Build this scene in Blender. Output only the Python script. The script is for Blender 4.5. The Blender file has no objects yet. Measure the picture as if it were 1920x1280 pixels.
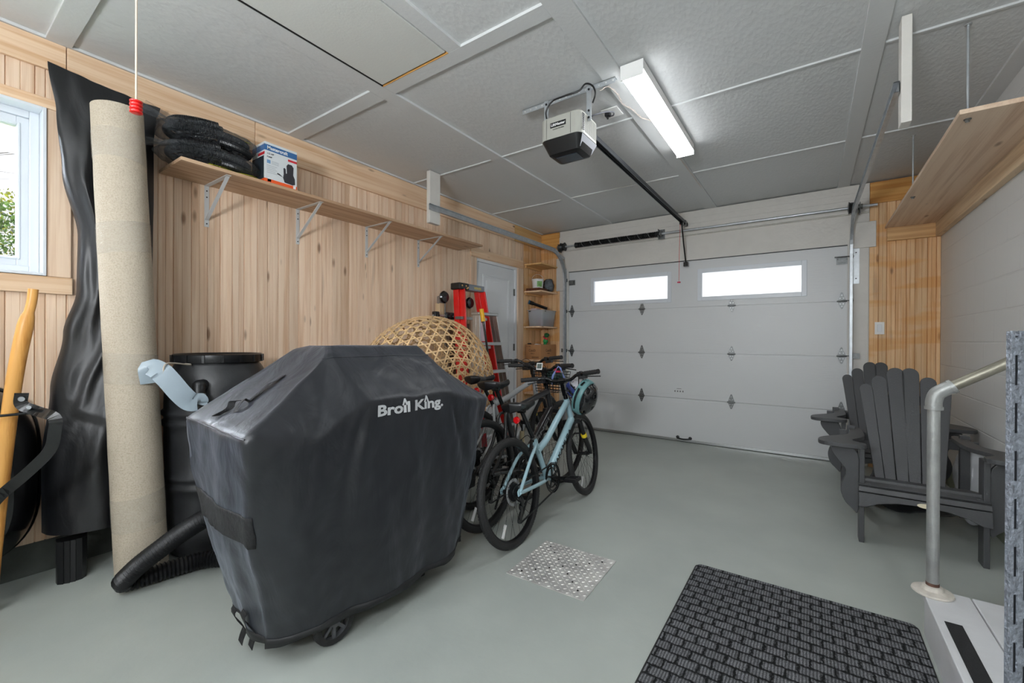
import bpy, bmesh, math, random
from mathutils import Vector, Matrix, noise
random.seed(7)
SC = bpy.context.scene
COL = SC.collection
PI = math.pi
def V(*a): return Vector(a)

# ---------------- camera ----------------
YAW, PITCH, ROLL = .6091, -.0027, -.0045
cam_d = bpy.data.cameras.new('camera'); cam = bpy.data.objects.new('camera', cam_d); COL.objects.link(cam)
_R = V(math.cos(YAW), math.sin(YAW), 0); _F0 = V(-math.sin(YAW), math.cos(YAW), 0); _U0 = V(0, 0, 1)
_F = _F0*math.cos(PITCH)+_U0*math.sin(PITCH); _U = -_F0*math.sin(PITCH)+_U0*math.cos(PITCH)
_r = _R*math.cos(ROLL)-_U*math.sin(ROLL); _u = _R*math.sin(ROLL)+_U*math.cos(ROLL)
cam.matrix_world = Matrix.Translation((0, 0, 1.19)) @ Matrix((_r, _u, -_F)).transposed().to_4x4()
cam_d.sensor_width = 36; cam_d.lens = 803.7/1920*36; cam_d.clip_start = .02; cam_d.clip_end = 200
SC.camera = cam

# ---------------- world, light, exposure ----------------
SC.view_settings.view_transform = 'Standard'; SC.view_settings.look = 'None'
SC.view_settings.exposure = 1.6; SC.view_settings.gamma = 1.0; SC.view_settings.use_curve_mapping = False
W = bpy.data.worlds.new('overcast'); SC.world = W; W.use_nodes = True
_nt = W.node_tree; _bg = _nt.nodes['Background']
_bg.inputs['Color'].default_value = (.93, .96, 1, 1); _bg.inputs['Strength'].default_value = .42
LAMP_STRENGTH = 6.0; REAR_FILL_STRENGTH = 16.0; FILL_STRENGTH = 46.0  # the last two strengths drive fill lamps added out of view
SC.cycles.use_denoising = True
try:
    SC.cycles.max_bounces = 12; SC.cycles.diffuse_bounces = 6; SC.cycles.sample_clamp_indirect = 6
    SC.cycles.transparent_max_bounces = 16
except Exception: pass
def area(name, loc, rot, sx, sy, power, color):
    l = bpy.data.lights.new(name, 'AREA'); l.shape = 'RECTANGLE'; l.size = sx; l.size_y = sy; l.energy = power; l.color = color
    o = bpy.data.objects.new(name, l); o.location = loc; o.rotation_euler = rot; COL.objects.link(o)
    return o
# daylight falling through the left windows: bright sky patches high above the hedge
area('window_daylight', (-4.75, -.2, 3.1), (0, math.radians(-50), 0), 1.2, 1.6, 380, (.80, .89, 1))
area('window_daylight', (-4.75, -2.0, 3.1), (0, math.radians(-50), 0), 1.2, 1.6, 380, (.80, .89, 1))  # daylight for the assumed, unseen second window
# the ceiling lamps give their light below, in their own builder

# ---------------- materials ----------------
def srgb(r, g, b):
    f = lambda c: (c/255/12.92) if c/255 <= .04045 else ((c/255+.055)/1.055)**2.4
    return (f(r), f(g), f(b), 1)
def newmat(name):
    m = bpy.data.materials.new(name); m.use_nodes = True
    return m, m.node_tree.nodes, m.node_tree.links, m.node_tree.nodes['Principled BSDF']
def plain(name, col, rough=.5, metal=0, bump=0, bscale=60, coat=0, var=0, vscale=8, spec=None, trans=0, alpha=1, detail=4):
    m, n, l, b = newmat(name)
    b.inputs['Base Color'].default_value = col; b.inputs['Roughness'].default_value = rough; b.inputs['Metallic'].default_value = metal
    b.inputs['Coat Weight'].default_value = coat
    if spec is not None: b.inputs['Specular IOR Level'].default_value = spec
    if trans: b.inputs['Transmission Weight'].default_value = trans
    if alpha < 1: b.inputs['Alpha'].default_value = alpha
    tc = n.new('ShaderNodeTexCoord')
    if bump:
        t = n.new('ShaderNodeTexNoise'); t.inputs['Scale'].default_value = bscale; t.inputs['Detail'].default_value = detail
        l.new(tc.outputs['Object'], t.inputs['Vector'])
        bu = n.new('ShaderNodeBump'); bu.inputs['Strength'].default_value = bump; bu.inputs['Distance'].default_value = .01
        l.new(t.outputs['Fac'], bu.inputs['Height']); l.new(bu.outputs['Normal'], b.inputs['Normal'])
    if var:
        t = n.new('ShaderNodeTexNoise'); t.inputs['Scale'].default_value = vscale; t.inputs['Detail'].default_value = 5
        l.new(tc.outputs['Object'], t.inputs['Vector'])
        r = n.new('ShaderNodeValToRGB'); r.color_ramp.elements[0].position = .3; r.color_ramp.elements[1].position = .7
        r.color_ramp.elements[0].color = tuple(c*(1-var) for c in col[:3])+(1,)
        r.color_ramp.elements[1].color = tuple(min(1, c*(1+var)) for c in col[:3])+(1,)
        l.new(t.outputs['Fac'], r.inputs['Fac']); l.new(r.outputs['Color'], b.inputs['Base Color'])
    return m
def wood(name, axis, base, dark, knots=.6, rough=.5, scale=1.0, knot_col=None, spec=.35, stain=None):
    """pine: grain lines along `axis`, per-board tint from the face attribute 'rnd', scattered knots and grey streaks"""
    m, n, l, b = newmat(name)
    tc = n.new('ShaderNodeTexCoord')
    at = n.new('ShaderNodeAttribute'); at.attribute_name = 'rnd'
    add = n.new('ShaderNodeVectorMath'); add.operation = 'MULTIPLY_ADD'
    cmb = n.new('ShaderNodeCombineXYZ')
    mu = n.new('ShaderNodeMath'); mu.operation = 'MULTIPLY'; mu.inputs[1].default_value = 37
    l.new(at.outputs['Fac'], mu.inputs[0])
    for i in range(3): l.new(mu.outputs[0], cmb.inputs[i])
    l.new(tc.outputs['Object'], add.inputs[0]); add.inputs[1].default_value = (1, 1, 1); l.new(cmb.outputs[0], add.inputs[2])
    def mapped(sa, so):
        mp = n.new('ShaderNodeMapping'); s = [so, so, so]; s[axis] = sa; mp.inputs['Scale'].default_value = s
        l.new(add.outputs[0], mp.inputs['Vector']); return mp
    # grain
    g = n.new('ShaderNodeTexNoise'); g.inputs['Scale'].default_value = 1; g.inputs['Detail'].default_value = 3; g.inputs['Distortion'].default_value = .6
    l.new(mapped(1.0*scale, 30*scale).outputs[0], g.inputs['Vector'])
    g2 = n.new('ShaderNodeTexNoise'); g2.inputs['Scale'].default_value = 1; g2.inputs['Detail'].default_value = 2
    l.new(mapped(3*scale, 210*scale).outputs[0], g2.inputs['Vector'])
    mix = n.new('ShaderNodeMix'); mix.data_type = 'FLOAT'; mix.inputs[0].default_value = .22
    l.new(g.outputs['Fac'], mix.inputs[2]); l.new(g2.outputs['Fac'], mix.inputs[3])
    r = n.new('ShaderNodeValToRGB'); r.color_ramp.elements[0].position = .34; r.color_ramp.elements[0].color = dark
    r.color_ramp.elements[1].position = .56; r.color_ramp.elements[1].color = base
    l.new(mix.outputs[0], r.inputs['Fac'])
    # board tint
    hs = n.new('ShaderNodeHueSaturation')
    mr = n.new('ShaderNodeMapRange'); mr.inputs['To Min'].default_value = .88; mr.inputs['To Max'].default_value = 1.08
    l.new(at.outputs['Fac'], mr.inputs['Value']); l.new(mr.outputs[0], hs.inputs['Value']); l.new(r.outputs['Color'], hs.inputs['Color'])
    # knots
    vo = n.new('ShaderNodeTexVoronoi'); vo.inputs['Scale'].default_value = 1
    l.new(mapped(2.4, 7.5).outputs[0], vo.inputs['Vector'])
    kr = n.new('ShaderNodeValToRGB'); kr.color_ramp.elements[0].position = .06; kr.color_ramp.elements[0].color = (1, 1, 1, 1)
    kr.color_ramp.elements[1].position = .13; kr.color_ramp.elements[1].color = (0, 0, 0, 1)
    l.new(vo.outputs['Distance'], kr.inputs['Fac'])
    km = n.new('ShaderNodeMath'); km.operation = 'MULTIPLY'; km.inputs[1].default_value = knots; l.new(kr.outputs['Color'], km.inputs[0])
    mk = n.new('ShaderNodeMix'); mk.data_type = 'RGBA'; l.new(km.outputs[0], mk.inputs[0]); l.new(hs.outputs['Color'], mk.inputs[6])
    mk.inputs[7].default_value = knot_col or srgb(120, 84, 60)
    # pale grey mineral streaks
    sn = n.new('ShaderNodeTexNoise'); sn.inputs['Scale'].default_value = 1; sn.inputs['Detail'].default_value = 1
    l.new(mapped(1.3, 9).outputs[0], sn.inputs['Vector'])
    sr = n.new('ShaderNodeMapRange'); sr.inputs['From Min'].default_value = .69; sr.inputs['From Max'].default_value = .76; sr.inputs['To Max'].default_value = .35*knots
    l.new(sn.outputs['Fac'], sr.inputs['Value'])
    ms = n.new('ShaderNodeMix'); ms.data_type = 'RGBA'; l.new(sr.outputs[0], ms.inputs[0]); l.new(mk.outputs[2], ms.inputs[6]); ms.inputs[7].default_value = srgb(128, 108, 98)
    out = ms.outputs[2]
    if stain:  # horizontal varnish bands, blotchy
        wv = n.new('ShaderNodeTexNoise'); wv.inputs['Scale'].default_value = 1; wv.inputs['Detail'].default_value = 2
        mp = n.new('ShaderNodeMapping'); mp.inputs['Scale'].default_value = (1.5, 1.5, 7); l.new(tc.outputs['Object'], mp.inputs['Vector']); l.new(mp.outputs[0], wv.inputs['Vector'])
        s2 = n.new('ShaderNodeMapRange'); s2.inputs['From Min'].default_value = .52; s2.inputs['From Max'].default_value = .6; s2.inputs['To Max'].default_value = .55
        l.new(wv.outputs['Fac'], s2.inputs['Value'])
        m3 = n.new('ShaderNodeMix'); m3.data_type = 'RGBA'; l.new(s2.outputs[0], m3.inputs[0]); l.new(out, m3.inputs[6]); m3.inputs[7].default_value = stain; out = m3.outputs[2]
    l.new(out, b.inputs['Base Color']); b.inputs['Roughness'].default_value = rough; b.inputs['Specular IOR Level'].default_value = spec
    bu = n.new('ShaderNodeBump'); bu.inputs['Strength'].default_value = .15; bu.inputs['Distance'].default_value = .002
    l.new(mix.outputs[0], bu.inputs['Height']); l.new(bu.outputs['Normal'], b.inputs['Normal'])
    return m
M = {}
PB, PD = srgb(238, 212, 186), srgb(214, 178, 146)
M['pine_z'] = wood('pine_boards_upright', 2, PB, PD, .8)
M['pine_y'] = wood('pine_along_y', 1, srgb(236, 206, 174), srgb(216, 174, 134), .9)
M['pine_x'] = wood('pine_along_x', 0, srgb(232, 203, 166), srgb(210, 172, 128), .8)
M['amber_z'] = wood('amber_pine_upright', 2, srgb(232, 194, 148), srgb(208, 156, 104), .9, stain=srgb(216, 152, 78))
M['amber_x'] = wood('amber_pine_along_x', 0, srgb(222, 168, 96), srgb(196, 132, 60), .6)
M['amber_y'] = wood('amber_pine_along_y', 1, srgb(228, 186, 128), srgb(204, 146, 84), .6)
M['shelf_y'] = wood('glued_pine_shelf', 1, srgb(224, 200, 176), srgb(196, 164, 138), .7, scale=.7)
M['ash'] = wood('yellow_ash_handle', 2, srgb(224, 166, 92), srgb(192, 128, 60), .2, rough=.35)
M['white_wall'] = plain('white_wall_paint', srgb(222, 221, 217), .55, bump=.25, bscale=180)
M['white_trim'] = plain('white_trim_paint', srgb(212, 209, 203), .5, bump=.3, bscale=25, var=.03)
M['white_gloss'] = plain('white_door_enamel', srgb(226, 229, 232), .28)
M['pvc'] = plain('white_window_vinyl', srgb(216, 221, 227), .3)
M['galv'] = plain('galvanised_steel', srgb(192, 197, 201), .36, .7, bump=.05, bscale=120, var=.12, vscale=25)
M['zinc'] = plain('zinc_hardware', srgb(122, 124, 124), .42, .85, var=.2, vscale=60)
M['darksteel'] = plain('dark_steel', srgb(60, 62, 64), .4, .8)
M['black_plastic'] = plain('black_plastic', srgb(22, 23, 25), .35, bump=.05, bscale=200)
M['black_rubber'] = plain('black_rubber', srgb(34, 34, 35), .62, bump=.3, bscale=300)
M['black_metal'] = plain('black_enamelled_steel', srgb(16, 17, 19), .22, coat=.3)
M['silver'] = plain('brushed_aluminium', srgb(190, 192, 192), .3, .95, bump=.04, bscale=150)
M['steel_white'] = plain('pale_grey_powder_coat', srgb(205, 206, 206), .4)
M['red'] = plain('glossy_red', srgb(216, 22, 20), .3, coat=.4)
M['black_text'] = plain('black_print', srgb(20, 20, 20), .6)
M['white_text'] = plain('white_print', srgb(235, 235, 235), .5)
M['concrete'] = plain('dark_concrete', srgb(74, 78, 74), .85, bump=.5, bscale=40, var=.25, vscale=6)
M['concrete_green'] = plain('green_grey_painted_concrete', srgb(128, 136, 116), .7, bump=.6, bscale=30, var=.15, vscale=9)
M['cable'] = plain('black_cable', srgb(18, 18, 18), .45)
M['white_plastic'] = plain('white_plastic', srgb(232, 232, 230), .35)

# ---------------- mesh helpers ----------------
class MB:
    def __init__(s, xf=None): s.bm = bmesh.new(); s.xf = xf; s.rnd = s.bm.faces.layers.float.new('rnd'); s.cur = .5; s.done = 0
    def v(s, p):
        p = Vector(p)
        if s.xf: p = s.xf(p)
        return s.bm.verts.new(p)
    def f(s, vs, smooth=False):
        try: fc = s.bm.faces.new(vs)
        except ValueError: return None
        fc[s.rnd] = s.cur; fc.smooth = smooth; return fc
    def hexa(s, P):
        a = [s.v(p) for p in P]
        for q in ((3, 2, 1, 0), (4, 5, 6, 7), (0, 1, 5, 4), (1, 2, 6, 5), (2, 3, 7, 6), (3, 0, 4, 7)): s.f([a[i] for i in q])
        return s
    def box(s, x0, x1, y0, y1, z0, z1, rnd=None):
        if rnd is not None: s.cur = rnd
        return s.hexa([(x0, y0, z0), (x1, y0, z0), (x1, y1, z0), (x0, y1, z0), (x0, y0, z1), (x1, y0, z1), (x1, y1, z1), (x0, y1, z1)])
    def bar(s, a, b, w, h, up=(0, 0, 1)):
        a, b = Vector(a), Vector(b); d = (b-a).normalized(); u = Vector(up)
        if abs(d.dot(u)) > .98: u = V(0, 1, 0)
        x = d.cross(u).normalized(); y = x.cross(d).normalized()
        P = []
        for c in (a, b):
            for i, j in ((-1, -1), (1, -1), (1, 1), (-1, 1)): P.append(c+x*(i*w/2)+y*(j*h/2))
        return s.hexa(P)
    def ring(s, c, x, y, r, n, ry=None):
        ry = r if ry is None else ry
        return [s.v(c+x*(r*math.cos(2*PI*i/n))+y*(ry*math.sin(2*PI*i/n))) for i in range(n)]
    def tube(s, pts, r, n=10, closed=False, caps=True, radii=None, flat=1.0, up=None):
        pts = [Vector(p) for p in pts]; L = len(pts); rings = []; px = None
        for i, p in enumerate(pts):
            if closed: d = (pts[(i+1) % L]-pts[i-1])
            else: d = pts[min(i+1, L-1)]-pts[max(i-1, 0)]
            d.normalize()
            if px is None:
                u = Vector(up) if up else (V(0, 0, 1) if abs(d.z) < .9 else V(1, 0, 0))
                x = d.cross(u).normalized()
            else:
                x = (px-d*px.dot(d)).normalized()
            px = x; y = d.cross(x).normalized(); rr = radii[i] if radii else r
            rings.append(s.ring(p, x, y, rr, n, rr*flat))
        for i in range(L if closed else L-1):
            a, b = rings[i], rings[(i+1) % L]
            for k in range(n): s.f([a[k], a[(k+1) % n], b[(k+1) % n], b[k]], True)
        if caps and not closed: s.f(list(reversed(rings[0]))); s.f(rings[-1])
        return s
    def cyl(s, a, b, r, n=16, r2=None): return s.tube([a, b], r, n, radii=[r, r if r2 is None else r2])
    def lathe(s, prof, o=(0, 0, 0), ax=(0, 0, 1), n=32, cap0=True, cap1=True):
        o = Vector(o); ax = Vector(ax).normalized(); u = V(0, 0, 1) if abs(ax.z) < .9 else V(1, 0, 0)
        x = ax.cross(u).normalized(); y = ax.cross(x); R = [s.ring(o+ax*z, x, y, r, n) for r, z in prof]
        for i in range(len(R)-1):
            for k in range(n): s.f([R[i][k], R[i][(k+1) % n], R[i+1][(k+1) % n], R[i+1][k]], True)
        if cap0: s.f(list(reversed(R[0])))
        if cap1: s.f(R[-1])
        return s
    def prism(s, poly, o, x, y, depth):
        """polygon in the (x, y) frame at o, thickened by depth along x cross y"""
        o, x, y = Vector(o), Vector(x), Vector(y); z = x.cross(y).normalized()
        a = [s.v(o+x*p[0]+y*p[1]) for p in poly]; b = [s.v(o+x*p[0]+y*p[1]+z*depth) for p in poly]; n = len(poly)
        s.f(list(reversed(a))); s.f(b)
        for i in range(n): s.f([a[i], a[(i+1) % n], b[(i+1) % n], b[i]])
        return s
    def sphere(s, c, rx, ry=None, rz=None, nu=16, nv=10, v0=0, v1=PI):
        ry = ry or rx; rz = rz or rx; c = Vector(c); R = []
        for j in range(nv+1):
            t = v0+(v1-v0)*j/nv
            R.append([s.v(c+V(rx*math.sin(t)*math.cos(2*PI*i/nu), ry*math.sin(t)*math.sin(2*PI*i/nu), rz*math.cos(t))) for i in range(nu)])
        for j in range(nv):
            for i in range(nu): s.f([R[j][i], R[j+1][i], R[j+1][(i+1) % nu], R[j][(i+1) % nu]], True)
        bmesh.ops.remove_doubles(s.bm, verts=[v for q in R for v in q], dist=1e-6)
        return s
    def grid(s, fn, nu, nv, smooth=True, closeu=False):
        G = [[s.v(fn(i/nu, j/nv)) for i in range(nu if closeu else nu+1)] for j in range(nv+1)]
        for j in range(nv):
            for i in range(nu): s.f([G[j][i], G[j][(i+1) % len(G[j])], G[j+1][(i+1) % len(G[j])], G[j+1][i]], smooth)
        return s
    def build(s, name, mat, parent=None, bevel=0, local=False, ang=40, solid=0, sub=0, seg=2):
        bm = s.bm; bmesh.ops.recalc_face_normals(bm, faces=bm.faces)
        me = bpy.data.meshes.new(name); o = bpy.data.objects.new(name, me); COL.objects.link(o)
        if parent is not None:
            if not local: bmesh.ops.transform(bm, matrix=wm(parent).inverted(), verts=bm.verts)
            o.parent = parent
        elif not local:
            vs = [v.co for v in bm.verts]; c = V((min(v.x for v in vs)+max(v.x for v in vs))/2, (min(v.y for v in vs)+max(v.y for v in vs))/2, min(v.z for v in vs))
            bmesh.ops.translate(bm, vec=-c, verts=bm.verts); o.location = c
        bm.to_mesh(me); bm.free(); me.materials.append(mat if not isinstance(mat, str) else M[mat])
        if any(p.use_smooth for p in me.polygons):
            for p in me.polygons: p.use_smooth = True
            me.set_sharp_from_angle(angle=math.radians(ang))
        if bevel:
            b = o.modifiers.new('b', 'BEVEL'); b.width = bevel; b.segments = seg; b.limit_method = 'ANGLE'; b.angle_limit = math.radians(40); b.harden_normals = False
        if solid:
            q = o.modifiers.new('s', 'SOLIDIFY'); q.thickness = solid; q.offset = 0
        if sub:
            q = o.modifiers.new('u', 'SUBSURF'); q.levels = q.render_levels = sub
        return o
def wm(o):
    m = Matrix.LocRotScale(o.location, o.rotation_euler, None)
    return wm(o.parent) @ m if o.parent else m
def tag(o, label, cat, group=None, kind=None):
    o['label'] = label; o['category'] = cat
    if group: o['group'] = group
    if kind: o['kind'] = kind
    return o
def thing(name, label, cat, loc=(0, 0, 0), rot=(0, 0, 0), group=None):
    o = bpy.data.objects.new(name, None); COL.objects.link(o); o.location = loc
    o.rotation_euler = rot if not isinstance(rot, (int, float)) else (0, 0, rot); o.empty_display_size = .05
    return tag(o, label, cat, group)
def struct(o, label=None):
    o['kind'] = 'structure'
    if label: o['label'] = label
    return o
def copy_tree(o, parent=None):
    c = o.copy(); COL.objects.link(c)
    if parent: c.parent = parent
    for ch in list(o.children): copy_tree(ch, c)
    return c
def text(name, s, size, o, x, y, mat, parent=None, bold=0, depth=.0006, local=False, fit=None, label=None):
    """lettering as a mesh: baseline starts at o, runs along x, stands along y; fit = total width"""
    cu = bpy.data.curves.new('tmp', 'FONT'); cu.body = s; cu.size = size; cu.offset = bold*size; cu.extrude = depth; cu.resolution_u = 3
    ob = bpy.data.objects.new('tmp', cu); COL.objects.link(ob); dg = bpy.context.evaluated_depsgraph_get(); dg.update()
    me = bpy.data.meshes.new_from_object(ob.evaluated_get(dg)); bpy.data.objects.remove(ob); bpy.data.curves.remove(cu)
    o, x, y = Vector(o), Vector(x).normalized(), Vector(y).normalized(); z = x.cross(y)
    k = 1
    if fit: k = fit/(max(v.co.x for v in me.vertices)-min(v.co.x for v in me.vertices))
    for v in me.vertices: c = v.co.copy(); v.co = o+x*c.x*k+y*c.y+z*c.z
    ob = bpy.data.objects.new(name, me); COL.objects.link(ob); me.materials.clear(); me.materials.append(mat if not isinstance(mat, str) else M[mat])
    if parent is not None:
        if not local: me.transform(wm(parent).inverted())
        ob.parent = parent
    if label: ob['label'] = label
    return ob
def lerp(a, b, t): return a+(b-a)*t
def smooth_path(pts, n=8):
    pts = [Vector(p) for p in pts]; out = []
    P = [pts[0]*2-pts[1]]+pts+[pts[-1]*2-pts[-2]]
    for i in range(1, len(P)-2):
        for k in range(n):
            t = k/n; a, b, c, d = P[i-1], P[i], P[i+1], P[i+2]
            out.append(.5*((2*b)+(c-a)*t+(2*a-5*b+4*c-d)*t*t+(3*b-a-3*c+d)*t**3))
    out.append(pts[-1]); return out
# =====================================================================
#                       ROOM
# =====================================================================
XL, XR, YB, YF, H = -3.194, .944, 5.30, -3.2, 2.70
# floor paint
m, n, l, b = newmat('grey_green_floor_paint')
tc = n.new('ShaderNodeTexCoord'); t = n.new('ShaderNodeTexNoise'); t.inputs['Scale'].default_value = 2.2; t.inputs['Detail'].default_value = 8
l.new(tc.outputs['Object'], t.inputs['Vector']); r = n.new('ShaderNodeValToRGB')
r.color_ramp.elements[0].position = .35; r.color_ramp.elements[0].color = srgb(166, 172, 167); r.color_ramp.elements[1].position = .68; r.color_ramp.elements[1].color = srgb(176, 182, 176)
l.new(t.outputs['Fac'], r.inputs['Fac']); l.new(r.outputs['Color'], b.inputs['Base Color']); b.inputs['Roughness'].default_value = .42
t2 = n.new('ShaderNodeTexNoise'); t2.inputs['Scale'].default_value = 35; t2.inputs['Detail'].default_value = 6; l.new(tc.outputs['Object'], t2.inputs['Vector'])
bu = n.new('ShaderNodeBump'); bu.inputs['Strength'].default_value = .22; bu.inputs['Distance'].default_value = .004; l.new(t2.outputs['Fac'], bu.inputs['Height']); l.new(bu.outputs['Normal'], b.inputs['Normal'])
M['floor'] = m
struct(MB().box(-3.35, 2.4, YF-.1, 5.48, -.12, 0).build('floor', 'floor'))
# ceiling: painted flake board
m, n, l, b = newmat('painted_flake_board'); b.inputs['Base Color'].default_value = srgb(206, 208, 208); b.inputs['Roughness'].default_value = .6
tc = n.new('ShaderNodeTexCoord'); mp = n.new('ShaderNodeMapping'); mp.inputs['Scale'].default_value = (1, .55, 1); mp.inputs['Rotation'].default_value = (0, 0, .5)
l.new(tc.outputs['Object'], mp.inputs['Vector'])
t = n.new('ShaderNodeTexNoise'); t.inputs['Scale'].default_value = 48; t.inputs['Detail'].default_value = 7; t.inputs['Distortion'].default_value = 1.2; l.new(mp.outputs[0], t.inputs['Vector'])
vo = n.new('ShaderNodeTexVoronoi'); vo.inputs['Scale'].default_value = 46; l.new(mp.outputs[0], vo.inputs['Vector'])
ad = n.new('ShaderNodeMath'); ad.operation = 'ADD'; l.new(t.outputs['Fac'], ad.inputs[0]); l.new(vo.outputs['Distance'], ad.inputs[1])
bu = n.new('ShaderNodeBump'); bu.inputs['Strength'].default_value = .4; bu.inputs['Distance'].default_value = .004; l.new(ad.outputs[0], bu.inputs['Height']); l.new(bu.outputs['Normal'], b.inputs['Normal'])
M['ceiling'] = m
M['batten'] = plain('ceiling_batten_paint', srgb(206, 208, 208), .5, bump=.1, bscale=60)
M['hatch'] = plain('smooth_hatch_paint', srgb(208, 210, 206), .45, bump=.06, bscale=90)
zc = H+.014
struct(MB().box(-3.35, -2.105, YF-.1, 5.48, zc, H+.12).box(-1.575, 2.4, YF-.1, 5.48, zc, H+.12).box(-2.105, -1.575, YF-.1, -.25, zc, H+.12).box(-2.105, -1.575, 1.66, 5.48, zc, H+.12).build('ceiling', 'ceiling'))
struct(MB().box(-2.13, -1.55, -.28, 1.69, H+.30, H+.32).box(-2.13, -2.105, -.28, 1.69, H+.12, H+.30).box(-1.575, -1.55, -.28, 1.69, H+.12, H+.30).box(-2.105, -1.575, -.28, -.25, H+.12, H+.30).box(-2.105, -1.575, 1.66, 1.69, H+.12, H+.30).build('trim_90', 'pine_x'))
struct(MB().box(-2.105, -1.575, 1.655, 1.66, H-.001, H+.12).build('trim_91', 'amber_x'))
struct(MB().box(-2.105, -2.100, -.25, 1.655, H-.001, H+.10).build('trim_92', 'black_rubber'))  # dark strip standing in for the shade inside the hatch gap
bt = []
def batten(x0, x1, y0, y1, z=H): bt.append((x0, x1, y0, y1, z))
batten(-2.21, -2.105, YF, 5.30); batten(-1.00, -.88, YF, 5.30); batten(.205, .30, YF, 5.30); batten(.86, .944, YF, 5.30)
batten(XL, -3.165, YF, 5.30)
batten(-3.165, -2.21, 1.645, 1.755, H); batten(-3.165, -2.21, .425, .52, H)
batten(-2.105, -1.00, 1.66, 1.75, H); batten(-1.575, -1.49, YF, 1.66, H)
for i, q in enumerate(bt): struct(MB().box(q[0], q[1], q[2], q[3], q[4], H+.02).build('trim_%d' % (i+1), 'batten', bevel=.0015))
# thin butt-joint strips at the cross seams
k = len(bt)+1
for y in (2.86, 4.10):
    for x0, x1 in ((-3.165, -2.21), (-2.105, -1.0), (-.88, .205), (.30, .86)):
        struct(MB().box(x0, x1, y, y+.012, H+.004, H+.02).build('trim_%d' % k, 'batten')); k += 1
# attic hatch panel: a smooth sheet hanging a touch low in its frame
h = MB().box(-2.092, -1.583, -.242, 1.644, H-.001, H+.012).build('attic_hatch', 'hatch', bevel=.002)
tag(h, 'smooth painted ceiling hatch panel with a dark gap along its edges', 'hatch')

# ---- left wall: beaded pine boards with real grooves ----
def board_wall(mb, along, a0, a1, holes, z0, z1, plane, sgn, w0=.066, w1=.098, seed=1):
    """boards standing side by side along axis 0/1; V grooves at each joint and one fine bead; holes=[(a0,a1,z0,z1)]"""
    rr = random.Random(seed); cuts = sorted({a0, a1, *[h for q in holes for h in q[:2] if a0 < h < a1]})
    def P(a, d, z): return (plane-sgn*d, a, z) if along == 1 else (a, plane-sgn*d, z)
    for ci in range(len(cuts)-1):
        c0, c1 = cuts[ci], cuts[ci+1]; mid = (c0+c1)/2
        zs = [(z0, z1)]
        for q in holes:
            if q[0] <= mid <= q[1]:
                nz = []
                for s0, s1 in zs:
                    if q[2] > s0: nz.append((s0, min(s1, q[2])))
                    if q[3] < s1: nz.append((max(s0, q[3]), s1))
                zs = [z for z in nz if z[1]-z[0] > .001]
        a = c0
        while a < c1-.001:
            e = min(c1, a+rr.uniform(w0, w1))
            if c1-e < .03: e = c1
            mb.cur = rr.random(); g = .0036; bx = (a+e)/2+rr.uniform(-.006, .006)
            prof = [(a, .0085), (a+g, 0), (bx-.0016, 0), (bx, .003), (bx+.0016, 0), (e-g, 0), (e, .0085)] if e-a > .05 else [(a, .0085), (a+g, 0), (e-g, 0), (e, .0085)]
            for s0, s1 in zs:
                lo = [mb.v(P(x, d, s0)) for x, d in prof]; hi = [mb.v(P(x, d, s1)) for x, d in prof]
                for i in range(len(prof)-1): mb.f([lo[i], lo[i+1], hi[i+1], hi[i]])
            a = e
    # backing
    for ci in range(len(cuts)-1):
        c0, c1 = cuts[ci], cuts[ci+1]; mid = (c0+c1)/2; zs = [(z0, z1)]
        for q in holes:
            if q[0] <= mid <= q[1]:
                nz = []
                for s0, s1 in zs:
                    if q[2] > s0: nz.append((s0, min(s1, q[2])))
                    if q[3] < s1: nz.append((max(s0, q[3]), s1))
                zs = nz
        for s0, s1 in zs:
            if s1-s0 < .001: continue
            p0 = P(c0, .0087, s0); p1 = P(c1, .14, s1)
            mb.box(min(p0[0], p1[0]), max(p0[0], p1[0]), min(p0[1], p1[1]), max(p0[1], p1[1]), s0, s1)
WH = (-.92, .43, 1.505, 2.351); WH2 = (-2.7, -1.35, 1.505, 2.351); DH = (3.84, 4.69, 0, 2.15)
mb = MB(); board_wall(mb, 1, YF, 4.845, [WH, WH2, DH], .165, H, XL, 1, seed=3); struct(mb.build('wall_left', 'pine_z'))
mb = MB(); board_wall(mb, 1, 4.845, YB, [], .165, H, XL, 1, .045, .06, seed=5); struct(mb.build('wall_left', 'amber_z'))
struct(MB().box(-3.35, XL-.012, YF, 3.84, 0, .165).box(-3.35, XL-.012, 4.69, YB, 0, .165).build('baseboard_left', 'concrete'))
struct(MB().box(-3.34, -2.88, 0+5.30, 5.44, 0, .165).build('baseboard_back', 'concrete'))
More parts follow.
